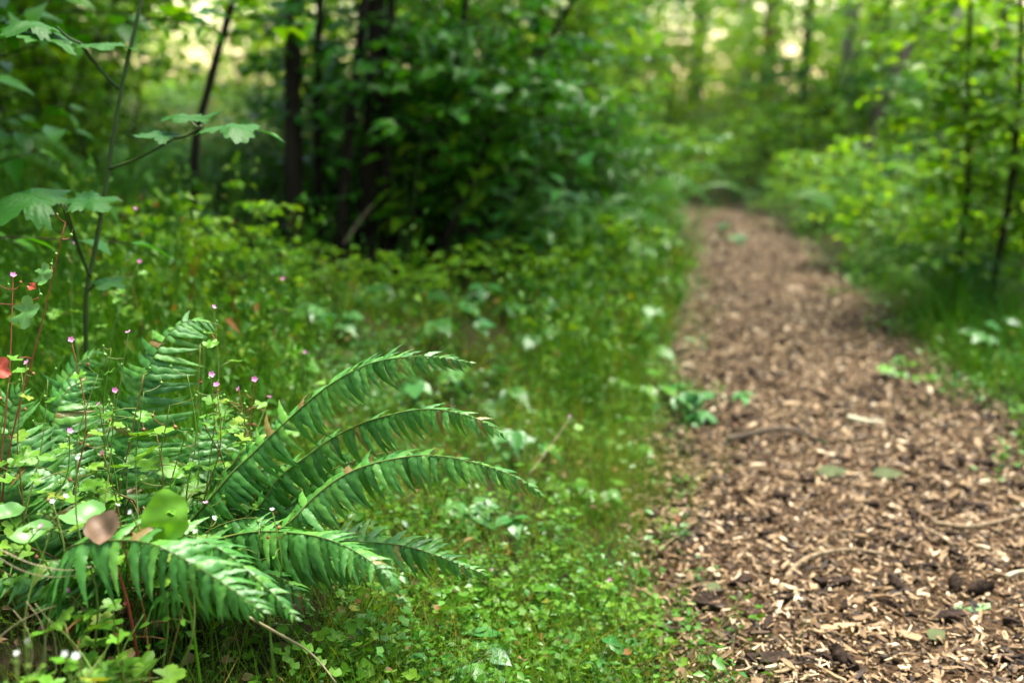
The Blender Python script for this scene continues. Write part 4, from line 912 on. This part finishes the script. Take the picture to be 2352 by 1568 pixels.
for q, (pp, r0, r1, lab) in enumerate([
    ([(680, 600), (676, 430), (672, 200), (676, 0), (680, -500), (690, -900)], .042, .028, 'leftmost of the two thick black upright stems of the dark thicket'),
    ([(850, 620), (846, 420), (862, 200), (864, 0), (870, -500), (880, -900)], .045, .030, 'thick black upright stem right of the leftmost one in the dark thicket'),
    ([(735, 600), (733, 430), (728, 250), (735, 0), (745, -400)], .022, .014, 'thin black stem close right of the leftmost thick stem'),
    ([(770, 610), (792, 430), (808, 230), (832, 60), (860, -300)], .028, .015, 'black stem leaning right between the two thick upright stems'),
    ([(890, 610), (884, 420), (888, 200), (900, 0), (910, -400)], .026, .016, 'thin black stem touching the right thick stem of the thicket'),
    ([(930, 600), (975, 420), (1020, 280), (1055, 120), (1090, -150)], .022, .012, 'thin dark stem leaning right out of the thicket'),
    ([(960, 590), (1090, 400), (1160, 240), (1230, 140), (1330, -20)], .018, .008, 'thin dark branch arching far right out of the thicket')]):
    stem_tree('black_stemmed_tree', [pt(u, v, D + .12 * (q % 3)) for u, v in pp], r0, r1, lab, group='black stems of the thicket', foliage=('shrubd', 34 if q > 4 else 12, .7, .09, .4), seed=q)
stem_tree('slender_sapling', [pt(430, 440, 3.6), pt(448, 330, 3.6), pt(470, 240, 3.6), pt(500, 120, 3.6), pt(535, 0, 3.6), pt(600, -300, 3.7)], .018, .010, 'slender leaning dark sapling between the tall cane and the thicket', foliage=('shrubb', 14, .5, .09, .6), seed=11, cat='sapling')
stem_tree('tree', [pt(90, 500, 7), pt(95, 300, 7), pt(70, 0, 7), pt(60, -900, 7)], .12, .09, 'dark greenish trunk at the far left behind the grass', mat='barkm', cat='tree')
def loc(u, dist): p = pt(u, 500, 1.0) - CAM; k = dist / math.hypot(p[0], p[1]); return p[0] * k, p[1] * k
NEAR = [
 ('bright', 1500, 13.5, 1.1, .9, 'green shrub beyond the path bend at its left'), ('dark2', 1905, 12.5, .6, 1.0, 'dark low bush in front of the grey trunk'), ('bright2', 2060, 13, 2.6, .8, 'green shrub behind the leaning thin tree'),
 ('dark2', 2150, 9.5, 1.6, .9, 'dark low bush behind the soft grass at the right'), ('bright2', 2330, 9.5, 3.6, .7, 'green shrub at the right frame edge behind the saplings'), ('dark2', 1760, 15, 4.6, 1.0, 'dark bush at the foot of the reddish brown trunk'),
  ('yellow', 1660, 14, 3.0, .7, 'yellow green shrub with leaves hanging over the reddish brown trunk'),
 ('dark', -420, 3.4, .4, 1.0, 'unseen dark shrub added left of the viewer to block sky light'), ('dark', -1300, 2.6, 2.4, 1.0, 'unseen dark shrub added close at the viewer left side to block sky light'), ('low', 700, 3.7, 1.0, .3, 'low leafy bush in the verge below the leftmost thick stem'), ('low', 930, 3.8, 2.0, .3, 'low leafy bush in the verge below the right thick stem'), ('low', 1190, 4.1, 3.0, .38, 'low leafy bush in the verge below the dark shrubs'), ('low', 540, 3.3, 4.0, .35, 'low leafy bush left of the hollow behind the upright fern'),  # first two shrubs are unseen, added to block sky light from the left
 ('low', 1350, 4.5, 5.0, .5, 'low leafy bush near the left rim of the path at mid distance'), ('low', 330, 3.2, 2.5, .5, 'low leafy bush right of the tall cane'), ('dark2', 840, 5.1, .9, .75, 'dark bush crowded among the bases of the black stems'),
 ('dark2', 1010, 5.2, 5.1, .8, 'dark bush at the right end of the hollow'), ('dark2', 1340, 5.6, 1.9, .6, 'dark bush sloping from the thicket toward the path edge'), ('dark2', 1420, 6.6, 4.4, .55, 'small dark bush close to the left rim of the far path'), ('dark2', 690, 5.5, 2.9, .35, 'small dark bush behind the leftmost thick stem'), ('dark', 790, 6.6, 2.0, .62, 'dark leafy shrub seen between the two thick black stems'), ('dark', 930, 6.4, 4.0, .6, 'dark leafy shrub behind the right thick black stem'),
 ('bright2', 1080, 6.2, .5, .9, 'leafy green shrub just right of the black stems'), ('dark2', 1100, 4.9, 1.2, .75, 'dark bushy shrub right of the black stems of the thicket'),
 ('dark2', 900, 5.5, 2.4, .6, 'low dark shrub filling the hollow behind the black stems'), ('dark2', 1230, 5.3, .2, .62, 'dark green shrub beside the bright bramble column'),
 ('bright', 1160, 6.6, 2.0, .85, 'tall green shrub behind the thicket at upper middle'), ('dark2', 760, 5.6, 4.0, .55, 'low dark shrub behind the two thick black stems'),
 ('dark2', 570, 5.2, 3.0, .3, 'low dark shrub left of the thicket at the hollow edge'), ('bright2', 1330, 6.6, 1.0, .5, 'green shrub overhanging the left side of the path bend'),
 ('dark', 1240, 8.2, 3.3, .9, 'dark green shrub behind the shrub at the path bend'), ('dark2', 490, 5.0, .4, .35, 'dark bush at the left end of the hollow'),
 ('bright2', 210, 5.6, 2.2, .75, 'light green bush behind the tall cane'), ('bright2', 60, 5.4, .9, .8, 'light green bush at the far left behind the tall grass'),
 ('bright', 90, 7.8, 1.9, .8, 'bright green shrub beside the far left trunk'), ('bright', -120, 7.0, 2.9, .9, 'green shrub beyond the left frame edge'),
 ('bright2', 240, 9.0, 5, .7, 'bright sunlit bush left of the thicket'), ('yellow', 730, 13, .3, .8, 'sunlit yellow green shrub glowing left of the thicket'),
 ('low', 2080, 6.4, 2, .9, 'low green bush on the right verge behind the soft grass'), ('low', 1890, 8.3, .2, .7, 'small dark bush at the right rim of the far path'),
 ('bright2', 2290, 6.4, .7, .5, 'leafy bush around the thin saplings at the right frame edge'), ('bright2', 2480, 5.2, 2.7, .8, 'leafy bush beyond the right frame edge'),
 ('low', 1600, 12.8, 1.4, .8, 'green bush closing the far bend of the path'), ('low', 1560, 10.2, 2.4, .9, 'low bright bush on the left of the far path bend'),
 ('low', 1800, 11, 2.9, 1.0, 'low bright bush straight beyond the end of the path'),
]
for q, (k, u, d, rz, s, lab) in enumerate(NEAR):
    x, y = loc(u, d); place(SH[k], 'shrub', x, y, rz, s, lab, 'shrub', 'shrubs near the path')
# unseen shrubs added around and behind the viewer to block low sky light
for q, (k, deg, d, s, lab) in enumerate([('dark', 100, 3.6, 1.2, 'unseen shrub added right beside the viewer across the path'), ('bright', 128, 4.2, 1.2, 'unseen tall shrub added behind the viewer at the right'), ('dark', 152, 4.0, 1.2, 'unseen dark shrub added behind the viewer, right of the path'), ('dark', 200, 3.6, 1.2, 'unseen dark shrub added behind the viewer, left of the path'),
      ('bright', 225, 3.4, 1.2, 'unseen tall shrub added behind the viewer at the left'), ('dark', 250, 3.2, 1.2, 'unseen shrub added left behind the viewer on the bank'), ('dark', 275, 3.4, 1.2, 'unseen shrub added at the viewer left on the bank'), ('bright', 74, 5.0, 1.1, 'unseen shrub added right of the viewer beyond the frame'), ('dark', 176, 7.5, 1.4, 'unseen shrub added where the path leaves behind the viewer')]):
    a = math.radians(deg); place(SH[k], 'shrub', math.sin(a) * d, math.cos(a) * d, q * 1.3, s, lab, 'shrub', 'added shrubs around the viewer')
# understorey deeper in the wood
r3 = np.random.default_rng(77); FAR = 'understorey shrubs deep in the wood'
names = ['bright', 'bright', 'bright2', 'yellow', 'dark', 'bright2']
UND = []
for i in range(52):
    d = r3.uniform(11, 32); a = r3.uniform(-.62, .62); u = 1176 + math.tan(a) * 2287
    if (430 < u < 700 and r3.random() < .35) or (1770 < u < 1860 and r3.random() < .3) or (660 < u < 900 and r3.random() < .6): continue
    k = names[int(r3.integers(0, 6))]; s = r3.uniform(.8, 1.15) * (1 if d < 18 else 1.25)
    UND.append((k, u, d, a, s, r3.uniform(0, 6.28)))
MARK = [(-9e9, 'beyond the far left trunk'), (90, 'between the far left trunk and the tall cane'), (330, 'right of the tall cane'), (520, 'left of the two thick black stems'), (760, 'between the two thick black stems'), (950, 'just right of the black stems'),
        (1180, 'behind the dark shrubs of the thicket'), (1420, 'left of the path bend'), (1620, 'above the far end of the path'), (1760, 'just right of the reddish brown trunk'), (1900, 'around the grey and dark trunks'), (2060, 'near the pale sunlit trunk'), (2200, 'behind the right saplings'), (2352, 'past the right frame edge')]
LOOK = {'bright': 'tall green', 'bright2': 'low green', 'yellow': 'yellow green', 'dark': 'dark green'}
cnt = {}
for k, u, d, a, s, rz in sorted(UND, key=lambda e: e[2]):
    m = [t for v, t in MARK if v <= u][-1]; key = (k, m); cnt[key] = cnt.get(key, 0) + 1
    rank = ['nearest', 'second nearest', 'third nearest', 'fourth nearest', 'fifth nearest'][min(cnt[key] - 1, 4)]
    place(SH[k], 'understorey_shrub', math.sin(a) * d, math.cos(a) * d, rz, s, '%s %s blurred shrub %s' % (rank, LOOK[k], m), 'shrub', FAR)
# background ferns
def fern_proto(seed, nf=11, L=.75):
    r = np.random.default_rng(seed + 4000); parts = []
    for i in range(nf):
        a = i * 2 * PI / nf + r.normal(0, .15); h = L * r.uniform(.55, .8); R = L * r.uniform(.6, .85)
        dr = np.array([math.cos(a), math.sin(a), 0]); P = [np.zeros(3), dr * R * .3 + [0, 0, h * .75], dr * R * .7 + [0, 0, h], dr * R * 1.1 + [0, 0, h * .72]]
        C = smoothed(P, 24); T = np.gradient(C, axis=0); mb = MB(); V, F = tube(C, np.linspace(.003, .001, 24), 3); mb.add(V, F, .9)
        pin = leaf_oval(w=.1, n=3, fold=.05, curl=.3, tip=.4); n = 26
        for sg in (1, -1):
            for j in range(n):
                t = .15 + .84 * j / n; p = np.array([np.interp(t * 23, range(24), C[:, c]) for c in range(3)]); tg = unit(T[int(t * 23)]); N = unit(np.array([0, 0, 1]) - tg[2] * tg); B = np.cross(tg, N)
                Ln = .085 * math.sin(PI * min(1, .25 + .75 * (1 - t))) * (1.15 - t * .9) + .006
                Dd = sg * B * .9 - N * .35 + tg * .25; scatter(mb, pin, p[None], basis(Dd, N), np.array([[Ln * 1.6, Ln, Ln]]), np.array([r.random()]))
        v, f, rr = mb.arrays(); parts.append(('frond', make_mesh('frond', v, f, rr, M['fernfar'])))
    return parts
FP = [fern_proto(0), fern_proto(1)]
for q, (u, d, s, lab) in enumerate([(1390, 5.0, 1.0, 'blurred fern clump arching over the left verge near the path bend'), (1290, 4.6, .9, 'blurred fern clump right of the dark thicket'), (1480, 6.6, 1.1, 'blurred fern clump beside the far left verge'),
      (250, 4.4, .9, 'blurred fern clump behind the stem of the tall cane'), (1960, 7.2, .9, 'blurred fern clump in the grass right of the path'), (2200, 5.0, .7, 'blurred fern clump at the foot of the right saplings')]):
    x, y = loc(u, d); place(FP[q % 2], 'fern', x, y, q * 1.1, s, lab, 'fern', 'blurred ferns behind')
# leafy branch sprays: individually visible leaves at the upper middle
r4 = np.random.default_rng(5)
for q, (b, tips, lab, mat) in enumerate([((1010, 560, 4.6), [(1120, 120), (1230, 70), (1300, 180), (1180, 220)], 'leafy green branch spray at the upper middle right of the thicket', 'shrubb'),
      ((1150, 560, 4.4), [(1290, 290), (1380, 330), (1420, 250), (1330, 420), (1240, 360)], 'leafy spray with shiny leaves hanging toward the path bend', 'bramble'),
      ((930, 560, 4.5), [(930, 210), (1000, 120), (890, 330), (980, 300)], 'leafy spray in front of the right thick black stem', 'shrubb')]):
    b0 = pt(*b); bramble(b0, [pt(u, v, b[2] - .1) for u, v in tips], lab, mat, (.09, .13), 7, seed=70 + q, name='leafy_branch_spray', cat='branch', group='leafy sprays of the thicket', tri_=False)
# trunks on the right and in the depth
def crown_proto(seed, n=760, R=(3.2, 3.2, 2.4), leaf=.2, per=9):
    r = np.random.default_rng(seed + 5000); mb = MB(); P = []; Y = []; Z = []
    tw = MB()
    for i in range(n):
        v = r.normal(0, 1, 3); v /= np.linalg.norm(v); c = v * np.array(R) * r.uniform(.35, 1) ** .6 * (1 + .25 * math.sin(3 * v[0] + seed) * math.cos(4 * v[1]))
        if i % 4 == 0:
            V, F = tube(smoothed([np.array([0, 0, -R[2] * .9]) * r.uniform(.3, 1), c * .5 + [0, 0, -.2], c], 6, 1), np.linspace(.05, .008, 6), 4); tw.add(V, F)
        for q in range(per):
            P.append(c + r.normal(0, .26, 3)); a = r.uniform(0, 2 * PI); Y.append([math.cos(a), math.sin(a), r.normal(-.2, .3)]); Z.append([r.normal(0, .4), r.normal(0, .4), 1])
    nn = len(P); scatter(mb, leaf_oval(w=.4, n=2, fold=.25, curl=.3), np.array(P), basis(np.array(Y), np.array(Z)), leaf * r.uniform(.7, 1.25, nn), r.random(nn))
    return make_mesh('crown', *mb.arrays(), M['crown']), make_mesh('limbs', tw.arrays()[0], tw.arrays()[1], None, M['bark'])
CR = [crown_proto(s) for s in range(3)]
def tree(x, y, r0, H, cz, cs, mat, label, k=0, lean=(0, 0), name='tree', group=None, seed=0):
    z = float(tz(x, y)) - .1; t = thing(name, (x, y, z), label, 'tree', group); r = np.random.default_rng(seed + 8000)
    P = [np.array([x + lean[0] * f * H + r.normal(0, .04), y + lean[1] * f * H, z + f * H]) for f in (0, .15, .4, .7, 1)]; C = smoothed(P, 30, 1)
    rad = np.interp(np.linspace(0, 1, 30), [0, .03, .08, 1], [r0 * 1.45, r0 * 1.15, r0, r0 * .35]); mb = MB(); V, F = tube(C, rad, 12); mb.add(V, F); mbobj('trunk', mb, M[mat], t)
    top = P[-1]
    for nm, me in (('crown', CR[k % 3][0]), ('limbs', CR[k % 3][1])):
        o = bpy.data.objects.new(nm, me); col.objects.link(o); o.parent = t; o.matrix_parent_inverse = Matrix.Translation(-Vector((x, y, z)))
        o.location = (top[0], top[1], z + cz); o.rotation_euler = (0, 0, r.uniform(0, 6.28)); o.scale = (cs, cs, cs); o['kind'] = 'stuff'
    return t
for q, (u, d, w, mat, lab) in enumerate([(1745, 19, .14, 'barkr', 'reddish brown tree trunk straight beyond the end of the path'), (1832, 24, .12, 'barkm', 'grey green trunk right of the reddish brown trunk'), (1925, 22, .14, 'barkg', 'grey trunk between the grey green trunk and the dark one'),
      (1985, 21, .19, 'bark', 'dark broad trunk with black base right of the path'), (2147, 15, .07, 'barkp', 'pale sunlit trunk in the upper right'), (2070, 30, .3, 'barkg', 'far grey trunk behind the leaning thin tree'), (1440, 22, .18, 'barkm', 'dim trunk left of the path beyond the bend'), (2255, 17, .12, 'barkm', 'dark trunk behind the saplings at the right edge'), (1580, 27, .2, 'barkm', 'far dim trunk above the grassy bend'), (1690, 33, .22, 'barkg', 'thin far trunk left of the reddish brown trunk')]):
    x, y = loc(u, d); tree(x, y, w, 15, 14, .62, mat, lab, q, name='tree', seed=q)
stem_tree('leaning_tree', [pt(1975, 350, 11), pt(2010, 260, 11), pt(2060, 160, 11), pt(2125, 40, 11), pt(2300, -300, 11.2), pt(2420, -700, 11.5)], .075, .04, 'thin dark tree leaning right across the upper right background', mat='barkm', foliage=('crown', 40, 1.3, .14, .6), seed=31)
for q, (pp, r0, d, lab) in enumerate([([(2195, 700), (2210, 560), (2225, 400), (2222, 250), (2230, 0), (2240, -400)], .014, 4.6, 'thin dark sapling at the right, left one of two'), ([(2265, 760), (2290, 600), (2318, 460), (2335, 320), (2345, 100), (2350, -300)], .015, 4.4, 'thin dark sapling nearest the right frame edge')]):
    stem_tree('slender_sapling', [pt(u, v, d) for u, v in pp], r0, r0 * .5, lab, foliage=('shrubb', 75, .6, .085, .15), seed=40 + q, cat='sapling')
# canopy trees added to shade the spot and block skylight, crowns out of view
CAN = [(.2, 7.4, 9.5, .72, 'small crowned tree added to shade the path and the thicket'), (-4.5, 6.5, 9.5, 1.25, 'overhanging tree added left of the thicket to shade the ferns'), (-1.2, 9.5, 10.5, 1.2, 'overhanging tree added behind the thicket for its shade'), (-6.5, 2.0, 9, 1.2, 'unseen tree added beyond the left frame edge to shade the bank'),
       (-5.5, -3, 9, 1.2, 'unseen tree added behind the viewer on the left to block skylight'), (-1.5, -6.5, 9, 1.2, 'unseen tree added straight behind the viewer to block skylight'),
       (5.5, -6.0, 9, 1.2, 'unseen tree added behind the viewer on the right to block skylight'), (8.5, 2.5, 11, 1.2, 'unseen tree added far to the right of the viewer to filter skylight')]
for q, (x, y, cz, s, lab) in enumerate(CAN):
    lx = 1.6 if lab.startswith('tall tree') else 0
    tree(x - lx, y, .05 if lab.startswith('small') else .13, cz + 2, cz, s, 'barkm', lab, q, lean=(lx / (cz + 2), 0), name='added_canopy_tree', group='added canopy trees', seed=60 + q)
# far wood as one mass
mb = MB(); n = 52000
a = r3.uniform(-.8, .8, n); d = r3.uniform(33, 52, n); h = r3.random(n) ** 1.3 * 15
den = np.sin(a * 23) + np.sin(a * 57 + h * .8) + np.sin(h * 1.9 + a * 31) + r3.normal(0, .8, n); s = (den > -1.0) & ~((a > -.31) & (a < -.22) & (r3.random(n) < .35)) & ~((a > .24) & (a < .28) & (r3.random(n) < .45)) & ~((a > .335) & (a < .36) & (r3.random(n) < .6))
a, d, h = a[s], d[s], h[s]; n = len(a); x = np.sin(a) * d; y = np.cos(a) * d; aa = r3.uniform(0, 6.28, n)
scatter(mb, leaf_oval(w=.4, n=2, fold=.25, curl=.3), np.column_stack([x, y, tz(x, y) + h]), basis(np.column_stack([np.cos(aa), np.sin(aa), r3.normal(-.1, .3, n)]), np.column_stack([r3.normal(0, .5, (n, 2)), np.ones(n)])), r3.uniform(.35, .7, n), r3.random(n))
tag(mbobj('distant_wood', mb, M['shruby']), 'far sunlit wood reading as one blurred green mass', 'wood', kind='stuff')
